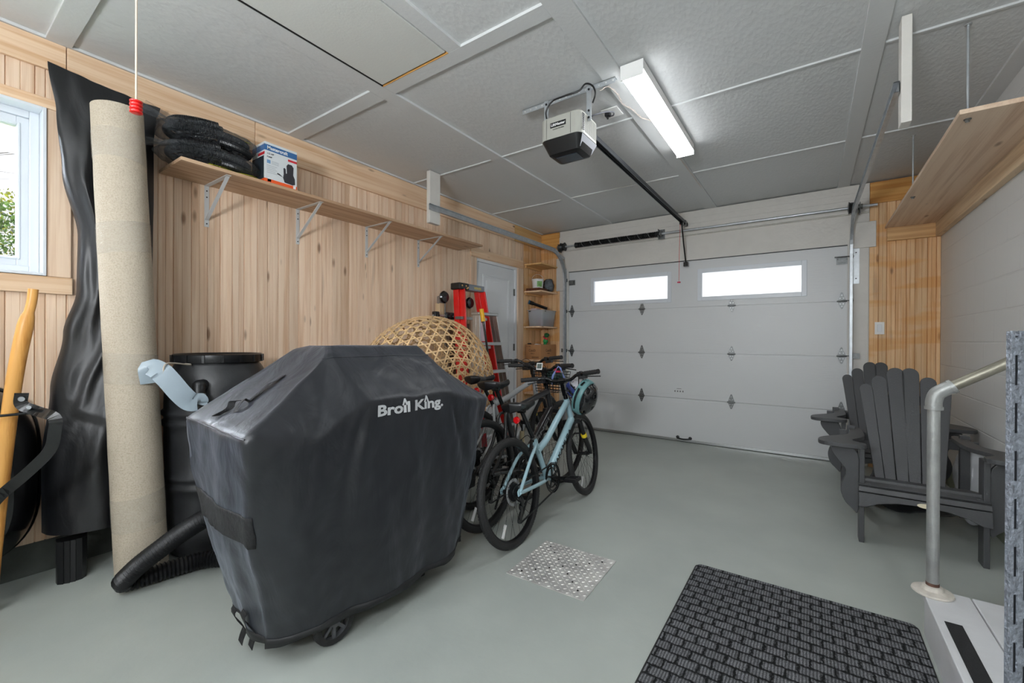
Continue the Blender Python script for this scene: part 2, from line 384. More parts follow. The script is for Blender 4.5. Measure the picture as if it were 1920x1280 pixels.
# horizontal pine boards on the wall
def board(name, mat, x0, x1, y0, y1, z0, z1, bevel=.003, s=None):
    return struct(MB().box(x0, x1, y0, y1, z0, z1, s if s is not None else random.random()).build(name, mat, bevel=bevel))
k = 30
for q in (('pine_y', XL, XL+.02, YF, .50, 2.552, 2.699), ('pine_y', XL, XL+.02, .503, 1.42, 2.49, 2.699), ('pine_y', XL, XL+.02, 1.423, 4.6, 2.49, 2.699), ('amber_y', XL, XL+.02, 4.603, 5.28, 2.49, 2.699),
          ('amber_x', XL, -2.885, 5.28, 5.30, 2.49, 2.699), ('amber_x', .452, .944, 5.28, 5.30, 2.50, 2.699),
          ('pine_y', XL, XL+.022, -1.05, .525, 1.417, 1.503), ('pine_y', XL, XL+.02, -1.05, .50, 2.353, 2.405), ('pine_z', XL, XL+.018, .432, .52, 1.504, 2.352),
          ('pine_z', XL, XL+.018, -1.03, -.925, 1.504, 2.352),
          ('pine_z', XL, XL+.016, 3.735, 3.838, 0, 2.15), ('pine_z', XL, XL+.016, 4.692, 4.82, 0, 2.15), ('pine_y', XL, XL+.016, 3.735, 4.82, 2.152, 2.255)):
    board('trim_%d' % k, *q); k += 1

# ---- back wall ----
mb = MB(); board_wall(mb, 0, XL, -2.88, [], .165, H, YB, -1, .05, .07, seed=8); mb.box(-3.35, XL+.02, YB+.007, 5.44, 0, H+.02).box(-3.35, -3.335, 4.845, YB+.006, .0, H+.02); struct(mb.build('wall_back', 'amber_z'))
mb = MB(); board_wall(mb, 0, .45, .944, [], .0, H, YB, -1, .055, .085, seed=12); struct(mb.build('wall_back', 'amber_z'))
mb = MB().box(.447, .46, YB+.003, 5.44, 0, 2.7).box(-2.89, -2.88, YB+.003, 5.44, 0, 2.7).box(-2.88, -2.745, YB-.012, 5.44, 0, 2.135).box(.288, .447, YB-.012, 5.44, 0, 2.135)
mb.box(-2.88, .45, YB-.01, 5.44, 2.135, 2.42).box(-2.88, .45, YB-.03, 5.44, 2.42, 2.62).box(-2.88, .45, YB-.018, 5.44, 2.62, 2.70)
struct(mb.build('wall_back', 'white_trim', bevel=.002))
board('trim_%d' % k, 'white_trim', -2.93, -2.80, YB-.024, YB-.011, 1.88, 2.33); k += 1
board('trim_%d' % k, 'white_trim', .30, .499, YB-.026, YB-.0125, 2.09, 2.335); k += 1
board('trim_%d' % k, 'white_trim', -2.87, .447, YB-.05, YB-.0305, 2.425, 2.55); k += 1

# ---- right wall: painted concrete block ----
m, n, l, b = newmat('white_painted_block'); b.inputs['Base Color'].default_value = srgb(214, 214, 212); b.inputs['Roughness'].default_value = .5
tc = n.new('ShaderNodeTexCoord'); sp = n.new('ShaderNodeSeparateXYZ'); cb = n.new('ShaderNodeCombineXYZ'); l.new(tc.outputs['Object'], sp.inputs[0])
l.new(sp.outputs['Y'], cb.inputs['X']); l.new(sp.outputs['Z'], cb.inputs['Y'])
br = n.new('ShaderNodeTexBrick'); br.inputs['Scale'].default_value = 1; br.inputs['Mortar Size'].default_value = .006; br.inputs['Mortar Smooth'].default_value = .6
br.inputs['Brick Width'].default_value = .4; br.inputs['Row Height'].default_value = .2; l.new(cb.outputs[0], br.inputs['Vector'])
br.inputs['Color1'].default_value = br.inputs['Color2'].default_value = (1, 1, 1, 1); br.inputs['Mortar'].default_value = (0, 0, 0, 1)
t = n.new('ShaderNodeTexNoise'); t.inputs['Scale'].default_value = 90; t.inputs['Detail'].default_value = 5; l.new(tc.outputs['Object'], t.inputs['Vector'])
mm = n.new('ShaderNodeMath'); mm.operation = 'MULTIPLY_ADD'; mm.inputs[1].default_value = .12; l.new(t.outputs['Fac'], mm.inputs[0]); l.new(br.outputs['Color'], mm.inputs[2])
bu = n.new('ShaderNodeBump'); bu.inputs['Strength'].default_value = .55; bu.inputs['Distance'].default_value = .004; l.new(mm.outputs[0], bu.inputs['Height']); l.new(bu.outputs['Normal'], b.inputs['Normal'])
M['block'] = m
struct(MB().box(XR, XR+.2, 2.44, 5.44, .19, H+.02).build('wall_right', 'block'))
struct(MB().box(XR-.006, XR+.2, 2.44, YB, 0, .19).build('baseboard_right', 'concrete_green', bevel=.004))
# stairwell and the part of the garage behind the camera
struct(MB().box(XR+.2, 2.4, 2.44, 2.6, 0, H+.02).build('wall_right', 'white_wall'))
struct(MB().box(2.3, 2.4, YF, 2.44, 0, H+.02).build('wall_right', 'white_wall'))
struct(MB().box(-3.35, 2.4, YF-.1, YF, 0, H+.02).build('wall_front', 'white_wall'))

# ---- window in the left wall ----
y0, y1, z0, z1 = -.90, .43, 1.505, 2.351
def frame(mb, x0, x1, y0, y1, z0, z1, t, tz=None):
    tz = tz or t
    mb.box(x0, x1, y0, y0+t, z0, z1).box(x0, x1, y1-t, y1, z0, z1).box(x0, x1, y0+t, y1-t, z0, z0+tz).box(x0, x1, y0+t, y1-t, z1-tz, z1); return mb
def window_unit(name, sh):
    w = bpy.data.objects.new(name, None); COL.objects.link(w); w.location = (XL, -.245+sh, 1.505); struct(w); y0, y1 = -.92+sh, .43+sh
    mb = MB(); frame(mb, XL-.13, XL+.028, y0, y1, z0, z1, .014); mb.build('window_liner', 'pvc', w, bevel=.002)
    mb = MB(); frame(mb, XL-.13, XL-.055, y0+.014, y1-.014, z0+.014, z1-.014, .035); mb.build('window_frame', 'pvc', w, bevel=.003)
    for a, c in ((-.872+sh, -.27+sh), (-.235+sh, .382+sh)):
        mb = MB(); frame(mb, XL-.115, XL-.07, a, c, z0+.049, z1-.049, .042, .045)
        frame(mb, XL-.07, XL-.064, a+.03, c-.03, z0+.08, z1-.08, .01); s_ = mb.build('sash', 'pvc', w, bevel=.003)
        m, n, l, b = newmat('clear_pane'); b.inputs['Base Color'].default_value = (1, 1, 1, 1); b.inputs['Transmission Weight'].default_value = 1; b.inputs['Roughness'].default_value = 0; b.inputs['IOR'].default_value = 1.02
        MB().box(XL-.095, XL-.091, a+.04, c-.04, z0+.09, z1-.09).build('pane', m, s_)
    MB().box(XL-.115, XL-.07, -.27+sh, -.235+sh, z0+.049, z1-.049).build('mullion', 'pvc', w)
window_unit('window_1', 0); window_unit('assumed_window_2', -1.78)  # the second window is unseen, assumed from bluish light on the grill cover
# soffit of the eave seen through the top of the pane
struct(MB().box(-3.95, -3.36, -3, 2, 2.44, 2.47).build('trim_%d' % k, 'pvc')); k += 1

# ---- side door (left wall) ----
d = bpy.data.objects.new('door_2', None); COL.objects.link(d); d.location = (XL, 4.26, 0); struct(d)
mb = MB().box(XL-.12, XL-.002, 3.84, 3.875, 0, 2.15).box(XL-.12, XL-.002, 4.655, 4.69, 0, 2.15).box(XL-.12, XL-.002, 3.875, 4.655, 2.115, 2.15)
mb.build('door_frame', 'white_gloss', d, bevel=.002)
mb = MB(); X0 = XL-.062
mb.box(X0, X0+.04, 3.878, 4.652, .012, 2.112)
lf = mb.build('door_leaf', 'white_gloss', d, bevel=.002)
def panel(mb, ya, yb, za, zb):
    fx = X0+.04
    for t0, t1, hh in ((0, .012, .007), (.018, .03, .005)):
        frame(mb, fx, fx+hh, ya+t0, yb-t0, za+t0, zb-t0, t1-t0)
    mb.box(fx, fx+.004, ya+.07, yb-.07, za+.07, zb-.07)
mb = MB(); panel(mb, 3.99, 4.54, .95, 1.98); panel(mb, 3.99, 4.54, .2, .80); mb.build('panel_moulding', 'white_gloss', lf, bevel=.002)
for z in (1.82, 1.10, .38):
    MB().cyl((XL-.012, 4.658, z-.045), (XL-.012, 4.658, z+.045), .007, 10).box(XL-.022, XL-.017, 4.635, 4.658, z-.045, z+.045).build('door_hinge', 'zinc', lf)
struct(MB().box(XL-.1, XL+.02, 3.875, 4.655, 0, .012).build('door_sill', 'galv', d))

# ---- sectional garage door ----
m, n, l, b = newmat('embossed_white_steel'); b.inputs['Base Color'].default_value = srgb(210, 212, 213); b.inputs['Roughness'].default_value = .38
tc = n.new('ShaderNodeTexCoord'); mp = n.new('ShaderNodeMapping'); mp.inputs['Scale'].default_value = (3, 3, 26); l.new(tc.outputs['Object'], mp.inputs['Vector'])
t = n.new('ShaderNodeTexNoise'); t.inputs['Scale'].default_value = 3.2; t.inputs['Detail'].default_value = 5; t.inputs['Distortion'].default_value = .7; l.new(mp.outputs[0], t.inputs['Vector'])
bu = n.new('ShaderNodeBump'); bu.inputs['Strength'].default_value = .3; bu.inputs['Distance'].default_value = .003; l.new(t.outputs['Fac'], bu.inputs['Height']); l.new(bu.outputs['Normal'], b.inputs['Normal'])
M['embossed'] = m
g = bpy.data.objects.new('door_1', None); COL.objects.link(g); g.location = (-1.23, YB, 0); struct(g)
DX0, DX1 = -2.745, .288; ZS = [.0, .512, 1.049, 1.588, 2.13]; GY = YB+.012
WIN = [(-2.385, -1.411, 1.69, 1.99), (-1.047, -.072, 1.69, 1.99)]
for i in range(4):
    a, c = ZS[i]+(.035 if i == 0 else .0015), ZS[i+1]-.0015
    mb = MB()
    if i == 3:
        xs = [DX0, WIN[0][0], WIN[0][1], WIN[1][0], WIN[1][1], DX1]
        for j in range(5):
            if j % 2: mb.box(xs[j], xs[j+1], GY, GY+.045, a, 1.69).box(xs[j], xs[j+1], GY, GY+.045, 1.99, c)
            else: mb.box(xs[j], xs[j+1], GY, GY+.045, a, c)
    else: mb.box(DX0, DX1, GY, GY+.045, a, c)
    if i: mb.box(DX0, DX1, GY+.02, GY+.044, a-.012, a+.001)
    # the two shallow embossed lines beside each seam
    for zz in ([c-.035] if i < 3 else [])+([a+.04] if i else []):
        mb.box(DX0+.02, DX1-.02, GY-.0018, GY, zz, zz+.004)
    mb.build('door_section', 'embossed', g)
MB().box(DX0, DX1, GY-.006, GY+.045, .006, .034).build('bottom_rail', 'silver', g, bevel=.002)
MB().box(DX0, DX1, GY+.005, GY+.035, 0, .007).build('weather_seal', 'black_rubber', g)
struct(MB().box(DX0, DX1, YB-.004, YB+.06, 2.131, 2.136).build('top_seal', 'darksteel', g))
m, n, l, b = newmat('frosted_door_pane')
b.inputs['Base Color'].default_value = (1, 1, 1, 1); b.inputs['Transmission Weight'].default_value = 1; b.inputs['Roughness'].default_value = .7; b.inputs['IOR'].default_value = 1.1
M['frost'] = m
for a, c, e, f_ in WIN:
    wf = MB()
    def fr2(mb, x0, x1, z0, z1, y0, y1, t):
        mb.box(x0, x0+t, y0, y1, z0, z1).box(x1-t, x1, y0, y1, z0, z1).box(x0+t, x1-t, y0, y1, z0, z0+t).box(x0+t, x1-t, y0, y1, z1-t, z1)
    fr2(wf, a-.035, c+.035, e-.035, f_+.035, GY-.009, GY-.0005, .045); fr2(wf, a, c, e, f_, GY-.003, GY+.03, .012)
    wo = wf.build('window_frame', 'pvc', g, bevel=.003)
    MB().box(a+.005, c-.005, GY+.03, GY+.035, e+.005, f_-.005).build('pane', 'frost', wo)
# hinges: diamond plates with a barrel
def hinge(x, z, mirror=1):
    mb = MB(); y = GY
    up = [(-.032, .0), (.032, 0), (.028, .012), (.008, .075), (0, .082), (-.008, .075), (-.028, .012)]
    mb.prism(up, (x, y-.001, z+.008), (1, 0, 0), (0, 0, 1), .004)
    mb.prism([(p[0], -p[1]*.85) for p in reversed(up)], (x, y-.001, z-.008), (1, 0, 0), (0, 0, 1), .004)
    mb.cyl((x-.04, y-.012, z), (x+.04, y-.012, z), .008, 10).box(x-.026, x+.026, y-.01, y, z-.012, z+.012)
    h_ = mb.build('hinge', 'zinc', g)
    mb = MB()
    for dx, dz in ((0, .06), (-.014, .03), (.014, .03), (0, -.052), (-.012, -.026), (.012, -.026)): mb.cyl((x+dx, y-.0085, z+dz), (x+dx, y-.004, z+dz), .0045, 8)
    mb.build('bolt', 'silver', h_)
for x in (-1.73, -.725):
    for z in ZS[1:4]: hinge(x, z)
for x, s in ((DX0+.045, -1), (DX1-.042, 1)):
    for z in ZS[1:4]:
        hinge(x, z); MB().cyl((x, GY-.02, z+.004), (x+s*.09, GY-.02, z+.004), .006, 8).cyl((x+s*.06, GY-.02, z+.004), (x+s*.085, GY-.02, z+.004), .022, 14).build('roller', 'zinc', g)
    z = 2.0
    MB().box(x-.045, x+.045, GY-.006, GY, z-.05, z+.02).box(x-.04, x+.04, GY-.035, GY, z+.0, z+.006).box(x-.03, x+.03, GY-.03, GY-.02, z-.035, z).cyl((x-.06, GY-.03, z+.02), (x+s*.09, GY-.03, z+.02), .006, 8).cyl((x+s*.06, GY-.03, z+.02), (x+s*.085, GY-.03, z+.02), .022, 14).build('top_bracket', 'zinc', g)
    z = .055
    MB().box(x-.05, x+.05, GY-.012, GY-.006, z-.045, z+.03).box(x-.03, x+.03, GY-.03, GY-.012, z-.02, z-.014).build('bottom_bracket', 'galv', g)
hb = MB().tube(smooth_path([(-1.295, GY-.006, .05), (-1.29, GY-.035, .046), (-1.225, GY-.042, .04), (-1.16, GY-.035, .046), (-1.155, GY-.006, .05)], 6), .009, 10)
hb.lathe([(.02, 0), (.018, .006), (.01, .01)], (-1.295, GY, .05), (0, -1, 0), 16).lathe([(.02, 0), (.018, .006), (.01, .01)], (-1.155, GY, .05), (0, -1, 0), 16)
hb.build('door_handle', 'black_metal', g)
# small printed certification marks on the panel
mb = MB()
for i in range(4): mb.box(-1.335+i*.03, -1.322+i*.03, GY-.0022, GY-.0012, .585, .603)
mb.box(-1.31, -1.256, GY-.0022, GY-.0012, .622, .627)
mb.build('printed_marks', plain('grey_print', srgb(110, 110, 110), .6), g)
# =====================================================================
#                   CEILING AND DOOR HARDWARE
# =====================================================================
def emis(name, col, s):
    m, n, l, b = newmat(name); b.inputs['Emission Color'].default_value = col; b.inputs['Emission Strength'].default_value = s; b.inputs['Base Color'].default_value = (.9, .9, .9, 1); return m
M['diffuser'] = emis('lit_lamp_diffuser', (.95, .975, 1, 1), LAMP_STRENGTH)
M['rear_fill'] = emis('added_rear_fill_diffuser', (.95, .975, 1, 1), REAR_FILL_STRENGTH)
def tube_light(x0, x1, y0, y1, label, mat='diffuser', group=None):
    t = thing('ceiling_light', label, 'light', ((x0+x1)/2, (y0+y1)/2, H-.075), group=group); z = H-.075
    MB().box(x0, x1, y0+.0055, y1-.0055, H-.048, H+.006).build('housing', 'white_plastic', t, bevel=.002)
    mb = MB(); c = .022
    P = [(x0, H-.048), (x0+.003, z+c*.6), (x0+c*.6, z+.004), (x0+c*1.3, z), (x1-c*1.3, z), (x1-c*.6, z+.004), (x1-.003, z+c*.6), (x1, H-.048)]
    lo = [mb.v((p[0], y0+.005, p[1])) for p in P]; hi = [mb.v((p[0], y1-.005, p[1])) for p in P]
    for i in range(len(P)-1): mb.f([lo[i], lo[i+1], hi[i+1], hi[i]])
    mb.build('diffuser', mat, t, ang=60)
    for y in (y0, y1-.005): MB().box(x0-.001, x1+.001, y, y+.005, z-.001, H+.006).build('end_cap', 'white_plastic', t, bevel=.001)
    return t
tube_light(-.872, -.746, 2.285, 3.50, 'long lit fluorescent ceiling light beside the door opener')
tube_light(-1.9, -1.774, -1.9, -.68, 'added fill ceiling light over the unseen left rear of the garage', 'rear_fill')  # this and the next lamp are unseen, added to even out the brightness
tube_light(.60, .726, -1.9, -.68, 'added fill ceiling light over the unseen right rear of the garage', 'rear_fill')

# added tripod fill light behind the camera, turned up to brighten the ceiling
wl = thing('added_fill_light', 'added tripod fill lamp with lit panel turned up in the unseen rear of the garage', 'fill light', (-.55, -1.5, 0))
hd = V(-.12, .70, .70).normalized(); hx_ = V(1, .17, 0).normalized(); hy_ = hd.cross(hx_).normalized(); hc = V(-.55, -1.5, 1.62)
MB().cyl((-.55, -1.5, .5), (-.55, -1.5, 1.55), .014, 12).build('added_fill_mast', 'black_metal', wl)
for i in range(3): MB().cyl((-.55, -1.5, .75), (-.55+.45*math.cos(i*2.094), -1.5+.45*math.sin(i*2.094), .008), .01, 8).build('leg', 'black_metal', wl)
MB().prism([(-.33, -.23), (.33, -.23), (.33, .23), (-.33, .23)], hc, hx_, -hy_ if hx_.cross(-hy_).dot(hd) > 0 else hy_, .03).build('added_fill_head', 'black_metal', wl)
_y = -hy_ if hx_.cross(-hy_).dot(hd) > 0 else hy_
mb = MB(); q = [mb.v(hc+hd*.032+hx_*a+_y*b_) for a, b_ in ((-.3, -.2), (.3, -.2), (.3, .2), (-.3, .2))]; mb.f(q)
mb.build('fill_panel', emis('added_fill_emission', (.92, .96, 1, 1), FILL_STRENGTH), wl)
# --- opener ---
op = thing('garage_door_opener', 'grey and black garage door opener motor hanging under the ceiling', 'opener', (-1.23, 2.37, 2.30))
mg = plain('warm_grey_plastic', srgb(168, 168, 160), .4)
def rrect(x0, x1, y0, y1, r, n=5):
    P = []
    for cx, cy, a0 in ((x1-r, y1-r, 0), (x0+r, y1-r, PI/2), (x0+r, y0+r, PI), (x1-r, y0+r, 1.5*PI)):
        for i in range(n+1): a = a0+PI/2*i/n; P.append((cx+r*math.cos(a), cy+r*math.sin(a)))
    return P
def loft(mb, secs, smooth=True, cap=True):
    R = [[mb.v((p[0], p[1], z)) for p in P] for P, z in secs]
    for a, b in zip(R, R[1:]):
        for i in range(len(a)): mb.f([a[i], a[(i+1) % len(a)], b[(i+1) % len(a)], b[i]], smooth)
    if cap: mb.f(list(reversed(R[0]))); mb.f(R[-1])
    return mb
ox0, ox1, oy0, oy1 = -1.368, -1.092, 2.245, 2.50
loft(MB(), [(rrect(ox0, ox1, oy0, oy1, .045), 2.40), (rrect(ox0, ox1, oy0, oy1, .045), 2.525), (rrect(ox0+.01, ox1-.01, oy0+.01, oy1-.01, .04), 2.535)]).build('housing', mg, op, ang=35)
loft(MB(), [(rrect(ox0+.055, ox1-.05, oy0+.07, oy1-.06, .02), 2.318), (rrect(ox0+.035, ox1-.03, oy0+.045, oy1-.04, .025), 2.326), (rrect(ox0+.003, ox1-.003, oy0+.003, oy1-.003, .043), 2.40)]).build('lower_shell', 'black_plastic', op, ang=30)
MB().box(ox0+.07, ox1-.065, oy0+.085, oy1-.075, 2.315, 2.319).build('light_lens', plain('smoked_lens', srgb(52, 62, 72), .2), op)
lens = MB(); lens.hexa([(ox1-.03, oy0+.055, 2.336), (ox1-.0285, oy0+.055, 2.336), (ox1-.0285, oy1-.045, 2.336), (ox1-.03, oy1-.045, 2.336), (ox1-.004, oy0+.03, 2.397), (ox1-.0015, oy0+.03, 2.397), (ox1-.0015, oy1-.025, 2.397), (ox1-.004, oy1-.025, 2.397)])
lens.build('side_lens', plain('milky_lens', srgb(196, 198, 206), .3), op)
for x in (ox0+.05, ox1-.065): MB().box(x-.001, x+.001, oy0-.0008, oy0+.002, 2.402, 2.522).build('housing_seam', 'darksteel', op)
bd = MB().box(-1.292, -1.188, oy0-.002, oy0, 2.462, 2.492).build('brand_plate', 'black_plastic', op)
text('lettering', 'LiftMaster', .022, (-1.287, oy0-.0026, 2.470), (1, 0, 0), (0, 0, 1), 'white_text', op, bold=.02, fit=.094)
text('lettering', 'CONTRACTOR SERIES', .008, (-1.275, oy0-.0012, 2.448), (1, 0, 0), (0, 0, 1), 'black_text', op, fit=.075)
vb = MB()
for i in range(12): vb.box(ox1-.0005, ox1+.0012, oy0+.06+i*.0135, oy0+.066+i*.0135, 2.415, 2.515)
vb.build('side_vent', plain('vent_shadow_grey', srgb(120, 120, 112), .6), op)
vb = MB()
for i in range(3):
    for j in range(9): vb.box(ox1-.0005, ox1+.0015, oy0+.022+i*.0105, oy0+.029+i*.0105, 2.418+j*.011, 2.425+j*.011)
vb.build('vent_grille', 'black_plastic', op)
# hanging straps and perforated angle
def perf(mb, a, b, w, hole_sp=.04):
    a, b = Vector(a), Vector(b); mb.bar(a, b, .003, w); return mb
ang = MB().box(-1.56, -.925, 2.345, 2.348, H-.032, H-.001).box(-1.56, -.925, 2.345, 2.375, H-.0035, H-.001).build('ceiling_angle', 'galv', op)
for i in range(15): MB().cyl((-1.54+i*.043, 2.3443, H-.017), (-1.54+i*.043, 2.3452, H-.017), .0045, 8).build('punched_hole', 'white_plastic', ang)
for x in (-1.375, -1.085):
    st = MB().box(x-.015, x+.015, 2.338, 2.341, 2.49, H-.002).box(x-.015, x-.012, 2.341, 2.365, 2.49, H-.002).build('hanging_strap', 'galv', op)
    for z in (2.675, 2.55, 2.51): MB().cyl((x, 2.334, z), (x, 2.338, z), .007, 6).build('bolt', 'darksteel', st)
MB().box(-1.36, -1.10, 2.33, 2.36, 2.533, 2.545).build('top_bracket', 'galv', op)
MB().box(-1.222, -1.178, 2.36, 5.19, 2.555, 2.560).box(-1.222, -1.217, 2.36, 5.19, 2.528, 2.555).box(-1.183, -1.178, 2.36, 5.19, 2.528, 2.555).build('rail', plain('dark_grey_rail', srgb(70, 74, 78), .35, .7), op)
MB().cyl((-1.208, 2.5, 2.54), (-1.208, 5.15, 2.54), .004, 8).cyl((-1.192, 2.5, 2.54), (-1.192, 5.15, 2.54), .004, 8).build('belt', 'black_rubber', op)
MB().box(-1.225, -1.175, 5.12, 5.20, 2.515, 2.565).cyl((-1.23, 5.2, 2.535), (-1.17, 5.2, 2.535), .018, 12).box(-1.215, -1.185, 5.2, 5.248, 2.52, 2.56).build('header_bracket', 'black_metal', op)
MB().box(-1.218, -1.182, 5.02, 5.07, 2.50, 2.528).tube([(-1.2, 5.05, 2.5), (-1.2, 5.14, 2.3), (-1.2, 5.25, 2.1)], .008, 8).box(-1.225, -1.175, 5.24, 5.30, 2.06, 2.11).build('door_arm', 'black_metal', op)
rp = MB().tube([(-1.215, 5.04, 2.5), (-1.222, 5.04, 2.2), (-1.225, 5.04, 1.86)], .0022, 6).build('release_cord', 'red', op)
MB().box(-1.242, -1.208, 5.03, 5.05, 1.845, 1.86).build('release_handle', plain('crimson_plastic', srgb(190, 20, 70), .4), rp, bevel=.003)
MB().tube(smooth_path([(-1.34, 2.29, 2.535), (-1.345, 2.285, 2.60), (-1.30, 2.28, 2.645), (-1.22, 2.28, 2.65), (-1.13, 2.29, 2.655), (-1.09, 2.30, 2.69), (-1.06, 2.33, 2.685), (-1.045, 2.34, 2.64), (-1.07, 2.36, 2.60)], 8), .005, 8).build('power_cord', 'cable', op)
MB().tube(smooth_path([(-1.12, 2.4, 2.54), (-1.08, 2.42, 2.56), (-1.04, 2.5, 2.60), (-1.03, 2.58, 2.63), (-1.06, 2.66, 2.655), (-1.09, 2.69, 2.67)], 8), .0045, 8).build('plug_lead', plain('grey_lead', srgb(90, 92, 100), .5), op)
# outlet on the ceiling
t = thing('ceiling_outlet', 'square white power outlet on the ceiling behind the door opener', 'outlet', (-1.085, 2.70, H-.012))
MB().box(-1.145, -1.03, 2.64, 2.76, H-.006, H+.001).build('cover_plate', 'white_plastic', t, bevel=.003)
MB().box(-1.125, -1.09, 2.665, 2.70, H-.032, H-.0065).cyl((-1.107, 2.68, H-.05), (-1.107, 2.68, H-.03), .007, 10).build('plug', 'black_plastic', t, bevel=.004)
# twisted bell wire along the ceiling batten
w1 = smooth_path([(-1.02, 2.36, 2.66), (-.99, 2.40, 2.692), (-.97, 2.50, 2.688), (-.985, 2.62, 2.69), (-.955, 2.72, 2.688), (-.94, 2.86, 2.69), (-.90, 2.95, 2.692), (-.90, 3.2, 2.692), (-.895, 3.5, 2.693), (-.89, 3.9, 2.694), (-.887, 4.5, 2.694)], 10)
def twist(path, r, k, ph):
    out = []
    for i, p in enumerate(path): a = i*k+ph; out.append(p+V(r*math.cos(a), 0, -r*abs(math.sin(a))))
    return out
tag(MB().tube(twist(w1, .004, .6, 0), .0016, 6).tube(twist(w1, .004, .6, PI), .0016, 6).build('bell_wire', plain('cream_wire', srgb(214, 200, 190), .5)), 'thin pale twisted wire stapled along the ceiling batten', 'wire')

# --- torsion shaft ---
ts = thing('torsion_shaft', 'steel torsion shaft with black spring above the garage door', 'shaft', (-1.2, 5.20, 2.40)); TY, TZ = 5.195, 2.465
MB().cyl((-2.86, TY, TZ), (.50, TY, TZ), .0127, 14).build('shaft', 'galv', ts)
sp_ = []
for i in range(52*10): a = i/10*2*PI; sp_.append((-2.58+1.09*i/520, TY+.026*math.cos(a), TZ+.026*math.sin(a)))
MB().tube(sp_, .0095, 6).build('spring', plain('black_spring_steel', srgb(20, 21, 23), .35, .5), ts)
st_ = []
for i in range(121): a = i/120*8*2*PI; st_.append((-2.55+1.0*i/120, TY+.036*math.cos(a), TZ+.036*math.sin(a)))
MB().tube(st_, .0009, 5).build('paint_stripe', 'white_text', ts)
for x, s in ((-2.60, 1), (-1.49, -1)): MB().lathe([(.03, 0), (.038, .008), (.03, .05), (.022, .055)], (x, TY, TZ), (s, 0, 0), 20).build('spring_cone', 'darksteel', ts)
for x in (-2.78, .318):
    MB().lathe([(.03, -.035), (.058, -.03), (.05, -.02), (.047, .02), (.058, .028), (.03, .035)], (x, TY, TZ), (1, 0, 0), 24).build('cable_drum', 'darksteel', ts)
MB().box(-1.5, -1.495, TY-.03, YB-.05, TZ-.05, TZ+.055).box(-1.52, -1.44, YB-.058, YB-.0505, TZ-.055, TZ+.06).lathe([(.03, -.012), (.03, .012)], (-1.47, TY, TZ), (1, 0, 0), 18).build('centre_bracket', 'zinc', ts)
for x, s in ((-2.845, 1), (.372, -1)):
    MB().box(x-.003, x+.003, TY-.03, YB-.031, TZ-.06, TZ+.04).cyl((x-.02*s, TY, TZ), (x+.012*s, TY, TZ), .025, 16).build('end_bracket', 'zinc', ts)

# --- tracks: rolled C channel swept along the path ---
def channel(mb, path, side, w=.052, d=.022, th=.0025):
    """C section open towards side*(+x); path lies in a y-z plane"""
    pts = [Vector(p) for p in path]; prof = [(0, -w/2), (d, -w/2), (d, -w/2+.006), (th, -w/2+th), (th, w/2-th), (d, w/2-.006), (d, w/2), (0, w/2)]
    R = []
    for i, p in enumerate(pts):
        t = (pts[min(i+1, len(pts)-1)]-pts[max(i-1, 0)]).normalized(); nn = V(1, 0, 0).cross(t).normalized()
        R.append([mb.v(p+V(side, 0, 0)*a+nn*b_) for a, b_ in prof])
    for a, b_ in zip(R, R[1:]):
        for i in range(8): mb.f([a[i], a[(i+1) % 8], b_[(i+1) % 8], b_[i]])
    return mb
def track(name, x, xv, side, ystart, z, label, cat='track'):
    r = .36; ye = 5.215; P = [(x, ystart, z)]+[(lerp(x, xv, (y-ystart)/(ye-ystart)), y, z) for y in (3.5, 4.3, ye-r-.01)]
    for i in range(0, 13): a = PI/2*i/12; P.append((xv, ye-r+r*math.sin(a), z-r+r*math.cos(a)))
    P += [(xv, ye, 1.2), (xv, ye, .03)]
    t = thing(name, label, cat, (xv, ye, 0)); channel(MB(), P, side).build('channel', 'galv', t)
    s = -side
    MB().box(min(xv, xv+.003*s), max(xv, xv+.003*s), ye+.026, YB-.0125, .05, z-.2).box(min(xv+.003*s, xv+.055*s), max(xv+.003*s, xv+.055*s), YB-.0165, YB-.0125, 1.75, 2.1).build('wall_angle', 'galv', t)
    for zz in (1.8, 2.05): MB().cyl((xv+.03*s, YB-.02, zz), (xv+.03*s, YB-.0125, zz), .006, 8).build('lag_bolt', 'darksteel', t)
    MB().box(min(xv, xv+.06*s), max(xv, xv+.06*s), YB-.045, YB-.0127, 1.03, 1.08).build('jamb_bracket', 'zinc', t)
    MB().bar((xv+.012*s, ye-.36, z+.02), (xv+.012*s, YB-.045, z-.06), .004, .03).build('flag_bracket', 'galv', t)
    return t
track('door_track', -2.79, -2.775, 1, 2.70, 2.375, 'galvanised door track curving down at the left edge of the garage door')
track('door_track', .335, .322, -1, 2.69, 2.39, 'galvanised door track running to the ceiling above the dark chairs')
# wooden hangers
t = MB().box(-2.835, -2.793, 2.715, 2.845, 2.24, H+.005, .4).build('track_hanger', 'white_trim', bevel=.003)
tag(t, 'short white painted board hanging from the ceiling over the wall shelf', 'board')
t = MB().box(.338, .376, 2.672, 2.752, 2.21, H+.005, .4).build('track_hanger', 'white_trim', bevel=.003)
tag(t, 'white painted board hanging from the ceiling at the right door track', 'board')

